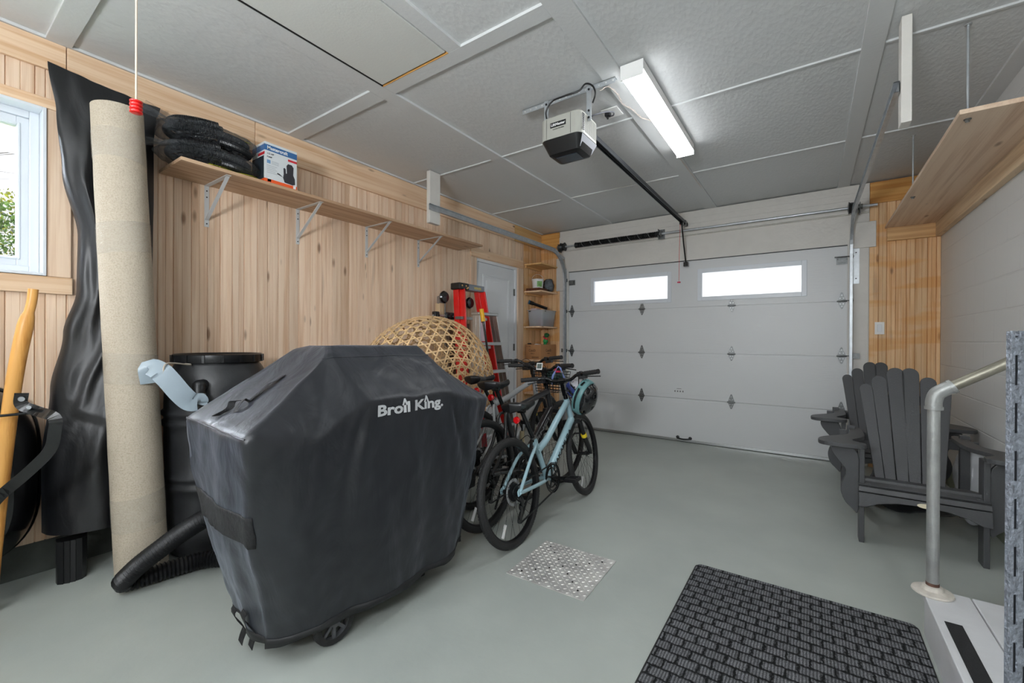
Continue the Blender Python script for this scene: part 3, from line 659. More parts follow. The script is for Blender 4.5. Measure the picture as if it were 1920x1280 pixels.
# --- overhead pine shelf on the right with rods and ledgers ---
t = thing('overhead_shelf', 'wide pine shelf hung high along the white block wall', 'shelf', (.75, 4.06, 2.13))
MB().box(.562, .943, 2.83, 5.299, 2.25, 2.272, .6).build('shelf_board', 'shelf_y', t, bevel=.002)
MB().box(.90, .943, 2.70, 5.258, 2.13, 2.2495, .7).build('wall_ledger', wood('ledger_pine', 1, srgb(222, 196, 162), srgb(190, 156, 120), .7), t, bevel=.003)
MB().box(.575, .943, 5.26, 5.299, 2.13, 2.2495, .3).build('end_ledger', wood('end_ledger_pine', 0, srgb(226, 184, 130), srgb(196, 148, 96), .8), t, bevel=.003)
for y in (2.906, 4.24):
    rd = MB().cyl((.604, y, 2.235), (.604, y, H-.002), .005, 10).cyl((.604, y, H-.006), (.604, y, H-.002), .014, 12).build('threaded_rod', 'galv', t)
    MB().cyl((.604, y, 2.236), (.604, y, 2.2498), .009, 6).cyl((.604, y, 2.246), (.604, y, 2.2499), .014, 14).build('nut', 'zinc', rd)

# --- long wall shelf on the left ---
t = thing('wall_shelf', 'long pine shelf on white brackets along the left wall', 'shelf', (-3.02, 2.2, 1.91))
MB().box(XL+.001, -2.842, .89, 3.53, 2.174, 2.194, .35).build('shelf_board', wood('shelf_board_pine', 1, srgb(212, 180, 148), srgb(176, 136, 104), .7, scale=.7), t, bevel=.002)
for y in (1.137, 1.733, 2.346, 2.948):
    b_ = MB().box(XL+.001, XL+.004, y-.013, y+.013, 1.91, 2.172).box(XL+.004, -2.87, y-.013, y+.013, 2.1705, 2.1738)
    b_.bar((XL+.006, y, 1.955), (-2.885, y, 2.168), .004, .020, (1, 0, .6)).build('bracket', 'steel_white', t)
for b_ in [o for o in t.children if o.name.startswith('bracket')]:
    y = sum((wm(b_) @ v.co).y for v in b_.data.vertices)/len(b_.data.vertices)
    for z in (2.14, 2.10, 1.93): MB().cyl((XL+.004, y, z), (XL+.006, y, z), .0045, 8).build('screw', 'darksteel', b_)
# --- bags of corrugated hose on the shelf ---
def coil(c, R, r, turns, dz, rx=1.0, ry=1.0, n=64, ph=0):
    out = []
    for i in range(int(n*turns)+1):
        a = 2*PI*i/n+ph; rr = R*(1-.07*(i/n)); out.append(V(c[0]+rr*rx*math.cos(a), c[1]+rr*ry*math.sin(a), c[2]+dz*i/n))
    return out
def corrugated(mb, path, r, n=10, pitch=.008):
    pts = [Vector(p) for p in path]; L = [0]
    for a, b in zip(pts, pts[1:]): L.append(L[-1]+(b-a).length)
    N = max(4, int(L[-1]/(pitch/2))); q = []; rad = []; j = 0
    for i in range(N+1):
        s = L[-1]*i/N
        while j < len(L)-2 and L[j+1] < s: j += 1
        q.append(pts[j].lerp(pts[j+1], (s-L[j])/max(1e-6, L[j+1]-L[j]))); rad.append(r*(1 if i % 2 else .82))
    mb.tube(q, r, n, radii=rad); return mb
m, n, l, b = newmat('clear_plastic_bag'); nt = m.node_tree
tr = n.new('ShaderNodeBsdfTransparent'); mx = n.new('ShaderNodeMixShader'); b.inputs['Base Color'].default_value = srgb(84, 88, 92); b.inputs['Roughness'].default_value = .08
lw = n.new('ShaderNodeLayerWeight'); lw.inputs['Blend'].default_value = .35; mr = n.new('ShaderNodeMapRange'); mr.inputs['To Min'].default_value = .2; mr.inputs['To Max'].default_value = .85
l.new(lw.outputs['Facing'], mr.inputs['Value']); l.new(mr.outputs[0], mx.inputs['Fac']); l.new(tr.outputs[0], mx.inputs[1]); l.new(b.outputs[0], mx.inputs[2])
tc = n.new('ShaderNodeTexCoord'); t_ = n.new('ShaderNodeTexNoise'); t_.inputs['Scale'].default_value = 22; t_.inputs['Detail'].default_value = 4; t_.inputs['Distortion'].default_value = 1.5; l.new(tc.outputs['Object'], t_.inputs['Vector'])
bu = n.new('ShaderNodeBump'); bu.inputs['Strength'].default_value = 1.0; bu.inputs['Distance'].default_value = .05; l.new(t_.outputs['Fac'], bu.inputs['Height']); l.new(bu.outputs['Normal'], b.inputs['Normal'])
l.new(mx.outputs[0], nt.nodes['Material Output'].inputs['Surface']); M['bag'] = m
def blob(mb, c, rx, ry, rz, amp=.02, fr=9, seed=0, nu=56, nv=28, flat=.8):
    def fn(u, v):
        a = 2*PI*u; t = PI*v; sx = abs(math.cos(a))**flat*math.copysign(1, math.cos(a)); sy = abs(math.sin(a))**flat*math.copysign(1, math.sin(a)); st = math.sin(t)**flat; ct = abs(math.cos(t))**.8*math.copysign(1, math.cos(t))
        p = V(rx*sx*st, ry*sy*st, rz*ct); k = noise.noise(p*fr+V(seed, seed, 0))+.5*noise.noise(p*fr*2.3+V(seed, 0, 0)); d = p.normalized()
        return Vector(c)+p+d*amp*k
    return mb.grid(fn, nu, nv, closeu=True)
mb_hose = plain('black_corrugated_plastic', srgb(20, 21, 24), .38)
for i, (z0_, yc, ry_, lab, dx) in enumerate(((2.200, 1.085, .262, 'lower clear bag of black corrugated hose on the wall shelf', 0), (2.323, 1.075, .25, 'upper clear bag of black corrugated hose topping the shelf pile', .0))):
    t = thing('bagged_hose', lab, 'bag of hose', (-3.0, yc, z0_), group='bagged hoses on the long wall shelf')
    mb = MB(); corrugated(mb, coil((-2.985+dx, yc, z0_+.025), .135, .022, 2.0, .046, 1.0, 1.6), .022); corrugated(mb, coil((-2.985, yc, z0_+.028), .088, .02, 1.9, .05, 1, 1.7, ph=1), .02)
    mb.build('hose_coil', mb_hose, t, ang=20)
    mb = MB(); blob(mb, (-2.99+dx, yc, z0_+.060), .172, ry_, .060, .022, 13, i*5+2, 110, 60)
    mb.grid(lambda u, v: V(-2.93+.09*u-.05*v, yc-ry_*.85-.13*v+.02*u, z0_+.06+.05*v*(1 if i else -.2)+.018*math.sin(u*14+i)*(.3+v)), 12, 8)
    mb.build('plastic_bag', 'bag', t)
    if i == 0: MB().grid(lambda u, v: V(-2.853-.03*v, 1.03+.26*u, 2.199+.012*v+.003*math.sin(u*9)), 12, 2).build('yellow_label', plain('yellow_label_card', srgb(210, 214, 30), .5), t, solid=.001)
    else: MB().grid(lambda u, v: V(-2.95+.03*v, 1.18+.11*u, z0_+.112-.006*v), 6, 2).build('yellow_label', plain('yellow_tag', srgb(225, 225, 40), .5), t, solid=.001)
# --- boxed pump ---
t = thing('product_box', 'white and blue pump carton at the end of the hose bags', 'box', (-2.95, 1.46, 2.194))
bx0, bx1, by0, by1, bz0, bz1 = -3.06, -2.895, 1.352, 1.56, 2.194, 2.448
MB().box(bx0, bx1, by0, by1, bz0, bz1).build('carton', plain('white_carton', srgb(214, 218, 220), .4), t, bevel=.001)
e = .0008
def face_x(mb, ya, yb, za, zb): return mb.box(bx1, bx1+e, ya, yb, za, zb)
def face_y(mb, xa, xb, za, zb): return mb.box(xa, xb, by0-e, by0, za, zb)
mb = MB(); face_x(mb, by0, by1, 2.395, 2.432); face_y(mb, bx0, bx1, 2.395, 2.432); mb.build('blue_band', plain('blue_print', srgb(54, 104, 158), .4), t)
mb = MB(); face_x(mb, by0, by1, 2.194, 2.216); face_y(mb, bx0, bx1, 2.194, 2.216); mb.build('orange_band', plain('orange_print', srgb(236, 92, 38), .4), t)
rp_ = plain('red_print', srgb(206, 40, 50), .4)
face_x(tmp := MB(), 1.50, by1, 2.368, 2.382); tmp.build('red_strip', rp_, t)
face_y(tmp := MB(), bx0+.08, bx1, 2.368, 2.385); tmp.build('red_strip', rp_, t)
mb = MB(); face_y(mb, bx0, bx1-.01, 2.217, 2.36); mb.build('dark_side_print', plain('dark_print', srgb(40, 48, 56), .4), t)
mb = MB(); face_x(mb, 1.366, 1.388, 2.315, 2.337); mb.build('check_mark_patch', plain('pale_blue_print', srgb(110, 150, 190), .4), t)
mb = MB(); face_x(mb, 1.37, 1.392, 2.198, 2.222); mb.box(bx1, bx1+e*1.5, 1.535, 1.553, 2.197, 2.215); mb.build('white_patch', 'white_text', t)
text('lettering', 'Mastercraft', .03, (bx1+e+.0006, 1.366, 2.404), (0, 1, 0), (0, 0, 1), 'white_text', t, bold=.02, fit=.13)
text('lettering', '1/3 HP', .015, (bx1+e, 1.366, 2.372), (0, 1, 0), (0, 0, 1), 'black_text', t, fit=.04)
text('lettering', 'PUMP', .012, (bx1+e, 1.366, 2.352), (0, 1, 0), (0, 0, 1), 'black_text', t, fit=.03)
ph = MB()   # printed picture of the pump
ph.prism([(1.468, 2.25), (1.478, 2.222), (1.53, 2.218), (1.548, 2.226), (1.546, 2.262), (1.535, 2.285), (1.49, 2.285), (1.472, 2.275)], (bx1, 0, 0), (0, 1, 0), (0, 0, 1), e*1.2)
ph.prism([(1.493, 2.285), (1.49, 2.335), (1.50, 2.35), (1.525, 2.35), (1.537, 2.335), (1.535, 2.285)], (bx1, 0, 0), (0, 1, 0), (0, 0, 1), e)
ph.prism([(1.472, 2.275), (1.47, 2.312), (1.477, 2.318), (1.485, 2.31), (1.487, 2.275)], (bx1, 0, 0), (0, 1, 0), (0, 0, 1), e)
ph.prism([(1.43, 2.262), (1.445, 2.258), (1.468, 2.252), (1.445, 2.268), (1.43, 2.27)], (bx1, 0, 0), (0, 1, 0), (0, 0, 1), e)
ph.build('pump_picture', plain('pump_print', srgb(48, 46, 52), .45), t)
ln = MB()
for i in range(5): face_x(ln, 1.366, 1.43-.01*(i % 2), 2.30-i*.011, 2.302-i*.011)
for i in range(3): face_x(ln, 1.395, 1.44, 2.332-i*.008, 2.334-i*.008)
ln.build('small_print', plain('grey_small_print', srgb(150, 155, 160), .5), t)
t.location.x += .046; t.location.y -= .02

# --- corner shelves back left ---
for i, (z, lab) in enumerate(((2.20, 'topmost empty pine corner shelf beside the side door'), (1.835, 'pine corner shelf carrying the white bucket'), (1.36, 'pine corner shelf carrying the clear bin'), (.915, 'pine corner shelf carrying the brown carton'), (.47, 'lowest pine corner shelf behind the handlebars'))):
    mb = MB().box(XL+.008, -2.915, 4.845, 5.293, z, z+.02, random.random()); o = mb.build('corner_shelf', 'pine_y' if i else 'amber_y', bevel=.003)
    tag(o, lab, 'shelf', 'corner shelves by the garage door')
    tag(MB().box(XL+.008, XL+.028, 4.87, 5.28, z-.03, z-.0005, .5).build('shelf_cleat', 'amber_y', bevel=.002), 'pine cleat under the '+lab.split(' ', 1)[1] if i else 'pine cleat under the topmost corner shelf', 'cleat', 'cleats under the corner shelves')
# bucket
t = thing('bucket', 'small white plastic bucket with green label and wire bail on corner shelf', 'bucket', (-3.04, 5.02, 1.905))
c0 = (-3.055, 4.985, 1.893)
MB().lathe([(.066, 0), (.07, .005), (.078, .11), (.082, .11), (.083, .125), (.079, .128)], c0, n=32).build('tub', 'white_plastic', t)
MB().tube([Vector(c0)+V(.082*math.cos(a)*math.cos(.9), .082*math.cos(a)*math.sin(.9), .12+.075*math.sin(a)) for a in [PI*i/20 for i in range(21)]], .0025, 6).build('bail', 'white_plastic', t)
def lab(u, v): a = -1.15+1.0*u; return Vector(c0)+V((.0712+.007*v)*math.cos(a), (.0712+.007*v)*math.sin(a), .02+.075*v)
MB().grid(lab, 12, 2).build('label', plain('green_label_print', srgb(118, 164, 96), .5, var=.5, vscale=30), t)
# brown board stack under bucket, bagged lump, black cable
tag(MB().box(-3.165, -2.965, 4.86, 5.10, 1.8555, 1.873).box(-3.165, -2.96, 4.865, 5.09, 1.873, 1.8925).build('flat_brown_case', wood('walnut_panel', 1, srgb(112, 66, 44), srgb(78, 42, 28), .1), bevel=.003), 'flat dark brown wooden case under the white bucket', 'case')
t = thing('wrapped_bundle', 'lumpy grey bundle wrapped in clear plastic beside the bucket', 'bundle', (-3.0, 5.18, 1.856))
blob(MB(), (-3.02, 5.20, 1.955), .075, .065, .098, .02, 16, 3, 40, 24, 1).build('contents', plain('grey_blue_wool', srgb(130, 138, 146), .7, bump=.6, bscale=60, var=.4, vscale=20), t)
blob(MB(), (-3.02, 5.20, 1.957), .083, .072, .10, .02, 16, 3, 40, 24, 1).build('wrap', 'bag', t)
tag(MB().tube(coil((-2.985, 5.12, 1.864), .045, .007, 2.2, .009, .6, 1.2, 24), .007, 8).build('cable_coil', 'cable'), 'coiled black cable at the front of the bucket shelf', 'cable')
# clear bin with contents
t = thing('storage_bin', 'clear plastic storage bin on the corner shelf below the bucket', 'bin', (-3.04, 5.06, 1.38))
m, n, l, b = newmat('milky_clear_plastic'); tr = n.new('ShaderNodeBsdfTransparent'); mx = n.new('ShaderNodeMixShader'); mx.inputs['Fac'].default_value = .45
b.inputs['Base Color'].default_value = srgb(196, 202, 208); b.inputs['Roughness'].default_value = .2; l.new(tr.outputs[0], mx.inputs[1]); l.new(b.outputs[0], mx.inputs[2]); l.new(mx.outputs[0], m.node_tree.nodes['Material Output'].inputs['Surface']); M['milky'] = m
loft(MB(), [(rrect(-3.15, -2.935, 4.905, 5.235, .03), 1.3815), (rrect(-3.16, -2.915, 4.89, 5.255, .03), 1.59), (rrect(-3.168, -2.907, 4.882, 5.263, .03), 1.59), (rrect(-3.168, -2.907, 4.882, 5.263, .03), 1.60)], cap=False).build('tub', 'milky', t, solid=.003)
cs = [srgb(205, 205, 205), srgb(150, 90, 130), srgb(220, 110, 130), srgb(120, 150, 160), srgb(200, 190, 170), srgb(90, 100, 110)]
for i in range(9):
    o = blob(MB(), (-3.10+.052*(i % 3), 4.97+.10*(i//3), 1.435+.03*(i % 2)), .035, .045, .05, .012, 20, i, 16, 10, 1).build('toy_lump', plain('bin_content_%d' % i, cs[i % 6], .6), t)
MB().box(-2.9065, -2.9035, 4.93, 4.955, 1.575, 1.59).box(-3.13, -3.10, 4.879, 4.882, 1.575, 1.59).build('latch', 'black_plastic', t)
t = thing('flashlight', 'long black and blue flashlight lying tilted across the clear bin', 'flashlight', (-3.05, 5.02, 1.605))
a_, b_ = V(-3.12, 4.88, 1.705), V(-2.96, 5.07, 1.625)
MB().tube([a_, a_.lerp(b_, .2), a_.lerp(b_, .25), b_], .02, 14, radii=[.027, .027, .02, .02]).build('barrel', 'black_metal', t)
MB().cyl(a_, a_+(a_-b_).normalized()*.012, .028, 16).build('lens_ring', plain('blue_anodised', srgb(40, 110, 150), .3, .5), t)
tag(MB().box(-3.13, -3.04, 4.93, 5.02, 1.5, 1.625).build('small_carton', plain('pale_pink_card', srgb(190, 170, 172), .6), bevel=.003), 'small pale carton poking out of the clear bin', 'carton')
# brown carton
t = thing('cardboard_box', 'open brown cardboard carton with black print on lower corner shelf', 'box', (-3.06, 5.06, .936))
mc = plain('brown_cardboard', srgb(178, 128, 84), .75, bump=.1, bscale=50, var=.06)
cx0, cx1, cy0, cy1, cz0, cz1 = -3.17, -2.925, 4.868, 5.27, .9355, 1.135
mb = MB().box(cx0, cx1, cy0, cy1, cz0, cz0+.004).box(cx0, cx1, cy0, cy0+.004, cz0+.004, cz1).box(cx0, cx1, cy1-.004, cy1, cz0+.004, cz1).box(cx0, cx0+.004, cy0+.004, cy1-.004, cz0+.004, cz1).box(cx1-.004, cx1, cy0+.004, cy1-.004, cz0+.004, cz1)
mb.build('carton', mc, t)
bt_ = plain('brown_print', srgb(60, 36, 24), .6)
text('lettering', 'CuteEr', .05, (cx0+.05, cy0-.0008, 1.04), (1, 0, 0), (0, 0, 1), bt_, t, fit=.11)
text('lettering', '400L.2', .02, (cx0+.08, cy0-.0008, 1.008), (1, 0, 0), (0, 0, 1), bt_, t, fit=.06)
text('lettering', '4 x 50g', .018, (cx0+.012, cy0-.0008, 1.105), (1, 0, 0), (0, 0, 1), bt_, t, fit=.065)
text('lettering', 'CuteEr', .05, (cx1+.0008, cy0+.12, 1.04), (0, 1, 0), (0, 0, 1), bt_, t, fit=.15)
text('lettering', '400L', .02, (cx1+.0008, cy0+.16, 1.008), (0, 1, 0), (0, 0, 1), bt_, t, fit=.07)
mb = MB()
for i in range(12): mb.box(cx0+.10+i*.009, cx0+.104+i*.009, cy0-.0009, cy0, .952, .975)
mb.build('barcode', bt_, t)
tag(MB().tube(coil((-3.13, 4.90, 1.140), .024, .005, 2, .006, 1.1, .8, 20), .005, 8).build('cord_loop', 'cable'), 'small black cord loop on the rim of the brown carton', 'cord')
t = thing('ornament', 'green and red festive ornament sticking out of the brown carton', 'ornament', (-3.0, 5.1, .95))
mgn = plain('glossy_green', srgb(36, 140, 72), .25, var=.4, vscale=40)
MB().sphere((-2.985, 5.08, 1.18), .035, nu=16, nv=12).lathe([(.02, 0), (.035, .05), (.03, .1), (.012, .16)], (-2.99, 5.08, 1.02), n=14).build('body', mgn, t)
MB().tube([(-3.02, 5.09, 1.245), (-2.985, 5.07, 1.215), (-2.955, 5.07, 1.20)], .011, 8).build('ribbon', plain('crimson_ribbon', srgb(196, 36, 70), .4), t)
blob(MB(), (-2.975, 5.10, 1.262), .035, .03, .03, .014, 30, 4, 20, 12, 1).build('leaf_cluster', plain('dark_green_leaf', srgb(20, 90, 44), .5), t)
MB().cyl((-2.99, 5.08, .942), (-2.99, 5.08, 1.03), .008, 8).build('stem', mgn, t)
blob(tmp := MB(), (-3.06, 5.0, 1.10), .05, .07, .045, .01, 18, 2, 20, 12, 1); tag(tmp.build('white_cloth', plain('white_tissue', srgb(225, 225, 225), .8)), 'crumpled white cloth in the brown carton', 'cloth')

# light switch
t = thing('light_switch', 'white rocker light switch on the amber pine strip', 'switch', (.529, 5.297, 1.26))
MB().box(.494, .564, 5.2935, 5.2995, 1.262, 1.378).build('wall_plate', 'white_plastic', t, bevel=.002)
MB().box(.513, .545, 5.290, 5.2935, 1.286, 1.354).build('rocker', 'white_gloss', t, bevel=.0015)
# pull cord
t = thing('pull_cord', 'beige pull cord with red ribbed handle hanging from the hatch', 'cord', (-1.85, .455, 1.93))
MB().tube([(-1.85, .454, H-.011), (-1.85, .455, 2.3), (-1.85, .455, 1.985)], .003, 8).build('cord', plain('beige_cord', srgb(214, 196, 176), .7), t)
pr = []
for i in range(4): z = i*.0115; pr += [(.0125, z), (.0175, z+.002), (.0175, z+.0065), (.0125, z+.009)]
MB().lathe([(.006, 0)]+pr+[(.006, .045)], (-1.85, .455, 1.940), n=20).build('handle', 'red', t)
# =====================================================================
#                   LEFT SIDE: cloth, roll, barrow, barrel
# =====================================================================
def fabric(name, col, rough=.45, wr=.5, scale=5, sheen=.0):
    m, n, l, b = newmat(name); b.inputs['Base Color'].default_value = col; b.inputs['Roughness'].default_value = rough
    b.inputs['Sheen Weight'].default_value = sheen; b.inputs['Sheen Roughness'].default_value = .45; b.inputs['Sheen Tint'].default_value = (.75, .83, 1, 1); b.inputs['Specular IOR Level'].default_value = .6
    tc = n.new('ShaderNodeTexCoord'); t = n.new('ShaderNodeTexNoise'); t.inputs['Scale'].default_value = scale; t.inputs['Detail'].default_value = 4; t.inputs['Distortion'].default_value = .8
    mp = n.new('ShaderNodeMapping'); mp.inputs['Scale'].default_value = (1, 1, .5); l.new(tc.outputs['Object'], mp.inputs['Vector']); l.new(mp.outputs[0], t.inputs['Vector'])
    t2 = n.new('ShaderNodeTexNoise'); t2.inputs['Scale'].default_value = 400; l.new(tc.outputs['Object'], t2.inputs['Vector'])
    mm = n.new('ShaderNodeMath'); mm.operation = 'MULTIPLY_ADD'; mm.inputs[1].default_value = .02; l.new(t2.outputs['Fac'], mm.inputs[0]); l.new(t.outputs['Fac'], mm.inputs[2])
    bu = n.new('ShaderNodeBump'); bu.inputs['Strength'].default_value = wr; bu.inputs['Distance'].default_value = .03; l.new(mm.outputs[0], bu.inputs['Height']); l.new(bu.outputs['Normal'], b.inputs['Normal'])
    return m
M['bagcloth'] = fabric('black_nylon', srgb(17, 18, 21), .42, .25, 6, .06)
# tall black cloth bag hung against the wall (closed, folded volume)
def pw(t, pts):
    for (a, va), (b, vb) in zip(pts, pts[1:]):
        if t <= b: k = (t-a)/(b-a); k = k*k*(3-2*k); return va+(vb-va)*k
    return pts[-1][1]
LE = [(0, .425), (.10, .455), (.22, .475), (.36, .535), (.48, .53), (.58, .48), (.70, .435), (.85, .405), (1, .407)]
RE = [(0, .885), (.03, .865), (.1, .85), (.6, .84), (1, .80)]
def cloth_bag(u, v):
    z = lerp(2.565-.035*math.sin(PI*min(1, u*2 if u < .5 else 2-2*u)*.5), .185+.012*math.sin(u*PI)+.045, v); yl, yr = pw(v, LE), pw(v, RE)
    if u < .5: s = u*2; y = lerp(yl, yr, s); front = True
    else: s = 2-u*2; y = lerp(yl, yr, s); front = False
    th = .012+(.085*min(1, v*4)+.12*max(0, (v-.45)/.55)**1.3)*math.sin(PI*min(1, max(0, s)))**.5
    if front:
        f1 = .028*math.sin(s*9+v*5.0+1.2*math.sin(v*7))*min(1, v*3)*math.exp(-((v-.45)/.45)**2)
        f2 = .026*noise.noise(V(s*3.2-v*2.2, v*4.5, 2))+.012*noise.noise(V(s*7+v*4, v*9, 5))
        f3 = .035*math.exp(-((s-.10-.25*v)/.06)**2)*math.exp(-((v-.36)/.2)**2)+.03*math.exp(-((s-.22-(v-.2)*-.5)/.08)**2)*math.exp(-((v-.17)/.06)**2)+.02*math.exp(-((s-1.25*(1-v)+.1)/.05)**2)*math.exp(-((v-.6)/.2)**2)
        x = -3.125+th+(f1+f2+f3)*math.sin(PI*s)**.4
    else: x = -3.165
    return V(max(x, -3.166), y, z)
b_ = MB().grid(cloth_bag, 90, 110, closeu=True).build('hanging_cloth_bag', 'bagcloth')
tag(b_, 'tall black nylon cover hanging on the wall between window and carpet roll', 'cover')
# profile tube poking out below the bag
mb = MB(); P = [(-.055, 0), (-.05, .03), (-.03, .045), (-.028, .04), (-.008, .05), (-.006, .045), (.012, .05), (.014, .045), (.035, .042), (.05, .02), (.055, -.03), (-.055, -.03)]
mb.prism(P, (-3.0, .495, 0), V(.15, .99, 0), V(.99, -.15, 0), 1)
for v in mb.bm.verts: v.co.z = .205 if abs(v.co.z) > .5 else 0
tag(mb.build('plastic_downspout', 'black_plastic'), 'fluted black plastic pipe standing under the hanging black cover', 'pipe')
# carpet roll
m, n, l, b = newmat('jute_backing'); tc = n.new('ShaderNodeTexCoord')
wv = n.new('ShaderNodeTexWave'); wv.bands_direction = 'Z'; wv.inputs['Scale'].default_value = 75; wv.inputs['Distortion'].default_value = 2.5; wv.inputs['Detail'].default_value = 2
l.new(tc.outputs['Object'], wv.inputs['Vector']); t = n.new('ShaderNodeTexNoise'); t.inputs['Scale'].default_value = 1; mp = n.new('ShaderNodeMapping'); mp.inputs['Scale'].default_value = (150, 150, 150)
l.new(tc.outputs['Object'], mp.inputs['Vector']); l.new(mp.outputs[0], t.inputs['Vector'])
ad = n.new('ShaderNodeMath'); ad.operation = 'MULTIPLY_ADD'; ad.inputs[1].default_value = .45; l.new(wv.outputs['Fac'], ad.inputs[0]); l.new(t.outputs['Fac'], ad.inputs[2])
r = n.new('ShaderNodeValToRGB'); r.color_ramp.elements[0].position = .35; r.color_ramp.elements[0].color = srgb(156, 142, 122); r.color_ramp.elements[1].position = .8; r.color_ramp.elements[1].color = srgb(194, 183, 165)
l.new(ad.outputs[0], r.inputs['Fac']); l.new(r.outputs['Color'], b.inputs['Base Color']); b.inputs['Roughness'].default_value = .85
bu = n.new('ShaderNodeBump'); bu.inputs['Strength'].default_value = .4; bu.inputs['Distance'].default_value = .004; l.new(ad.outputs[0], bu.inputs['Height']); l.new(bu.outputs['Normal'], b.inputs['Normal'])
M['jute'] = m
t = thing('carpet_roll', 'tall beige rolled carpet taped with clear bands leaning beside the barrel', 'carpet', (-2.79, .715, 0))
A0, A1 = V(-2.79, .715, .004), V(-2.865, .632, 2.335); axr = (A1-A0).normalized(); ux = axr.cross(V(1, 0, 0)).normalized(); uy = axr.cross(ux)
def rollpt(a, h, rr): return A0+axr*h+(ux*math.cos(a)+uy*math.sin(a))*rr
LR = (A1-A0).length
rad = lambda h: .1065-.006*h/LR
mb = MB(); mb.grid(lambda u, v: rollpt(2*PI*u, LR*v, rad(LR*v)+.0015*noise.noise(V(u*6, v*14, 0))), 40, 60, closeu=True)
mb.grid(lambda u, v: rollpt(2*PI*u, LR*1.0, rad(LR)*(1-v)), 40, 3, closeu=True); mb.grid(lambda u, v: rollpt(2*PI*u, 0, rad(0)*(1-v)), 40, 3, closeu=True)
mb.build('roll', 'jute', t, ang=50)
sp = []
for i in range(160): a = i/160*2*PI*5; sp.append(rollpt(a, LR+.0015, .098*(1-i/175)))
MB().tube(sp, .003, 5).build('spiral_edge', plain('brown_pile_edge', srgb(120, 100, 80), .9), t)
m, n, l, b = newmat('clear_tape'); tr = n.new('ShaderNodeBsdfTransparent'); mx = n.new('ShaderNodeMixShader')
b.inputs['Base Color'].default_value = srgb(214, 206, 192); b.inputs['Roughness'].default_value = .14; tc = n.new('ShaderNodeTexCoord'); t_ = n.new('ShaderNodeTexNoise'); t_.inputs['Scale'].default_value = 28; t_.inputs['Detail'].default_value = 4; t_.inputs['Distortion'].default_value = 2
l.new(tc.outputs['Object'], t_.inputs['Vector']); bu = n.new('ShaderNodeBump'); bu.inputs['Strength'].default_value = .9; bu.inputs['Distance'].default_value = .01; l.new(t_.outputs['Fac'], bu.inputs['Height']); l.new(bu.outputs['Normal'], b.inputs['Normal'])
mx.inputs['Fac'].default_value = .28; l.new(tr.outputs[0], mx.inputs[1]); l.new(b.outputs[0], mx.inputs[2]); l.new(mx.outputs[0], m.node_tree.nodes['Material Output'].inputs['Surface']); M['tape'] = m
for h0, h1 in ((2.06, 2.20), (1.61, 1.76), (.96, 1.11), (.25, .41)):
    MB().grid(lambda u, v: rollpt(2*PI*u, lerp(h0, h1, v)+.012*math.sin(2*PI*u+h0*5), rad(h0)+.0022+.0008*noise.noise(V(u*20, v*4, h0))), 48, 8, closeu=True).build('tape_band', 'tape', t)

# ---- wheelbarrow stood on its nose against the wall ----
t = thing('wheelbarrow', 'black wheelbarrow with wooden handles stood upright under the window', 'wheelbarrow', (-3.0, -.1, 0))
def tub(u, v):
    a = 2*PI*u; k = 1-v; hx, hz = .49, .44
    sx = math.copysign(abs(math.cos(a))**.55, math.cos(a)); sz = math.copysign(abs(math.sin(a))**.55, math.sin(a))
    w_ = 1-.30*v**1.5 if v < .8 else (1-.30*.8**1.5)*(1-(v-.8)/.2*.98)
    return V(-3.15+.245*min(1, v/.8)+.004*(v > .8), -.09+hx*sx*w_, .55+hz*sz*w_+0*k)
mb = MB(); mb.grid(tub, 72, 24, closeu=True); mb.build('tray', 'black_metal', t, ang=50, solid=.003)
MB().tube([Vector((-3.152, -.09+.492*math.copysign(abs(math.cos(a))**.55, math.cos(a)), .55+.442*math.copysign(abs(math.sin(a))**.55, math.sin(a)))) for a in [2*PI*i/60 for i in range(60)]], .011, 8, closed=True).build('rolled_rim', 'black_metal', t)
def handle(dy):
    mb = MB(); P = smooth_path([(-2.80, .341+dy, 1.405), (-2.80, .335+dy, 1.34), (-2.80, .318+dy, 1.245), (-2.82, .29+dy, 1.02), (-2.86, .262+dy, .65), (-2.88, .235+dy, .25), (-2.9, .225+dy, .02)], 6)
    radii = [.0165]*6+[.0165]*4+[.021, .024]+[.026]*(len(P)-12); mb.tube(P, .02, 12, radii=radii, flat=.8); return mb.build('handle', 'ash', t)
handle(0); handle(-.75)
for dy in (0, -.62):
    mb = MB()
    pts = [(-2.775, .305+dy, .955), (-2.775, .305+dy, .905), (-2.74, .345+dy, .875), (-2.66, .385+dy, .85), (-2.655, .385+dy, .79), (-2.67, .372+dy, .71), (-2.72, .315+dy, .62), (-2.78, .255+dy, .54), (-2.82, .22+dy, .48)]
    pts = smooth_path(pts, 5); pr_ = None
    R = []
    for i, p in enumerate(pts):
        tg = (pts[min(i+1, len(pts)-1)]-pts[max(i-1, 0)]).normalized(); nn = V(1, -.15, .1); nn = (nn-tg*nn.dot(tg)).normalized(); wdir = tg.cross(nn)
        R.append([mb.v(p+wdir*a+nn*c) for a, c in ((-.021, -.004), (.021, -.004), (.021, .004), (-.021, .004))])
    for a, c in zip(R, R[1:]):
        for i in range(4): mb.f([a[i], a[(i+1) % 4], c[(i+1) % 4], c[i]])
    mb.f(R[0]); mb.f(R[-1]); lg = mb.build('leg', 'black_metal', t)
    MB().cyl((-2.77, .302+dy, .93), (-2.755, .302+dy, .93), .01, 12).cyl((-2.765, .32+dy, .885), (-2.73, .32+dy, .895), .008, 8).build('bolt', 'galv', lg)
MB().cyl((-2.76, .36, .868), (-2.76, -.30, .86), .006, 8).build('cross_brace', 'black_metal', t)
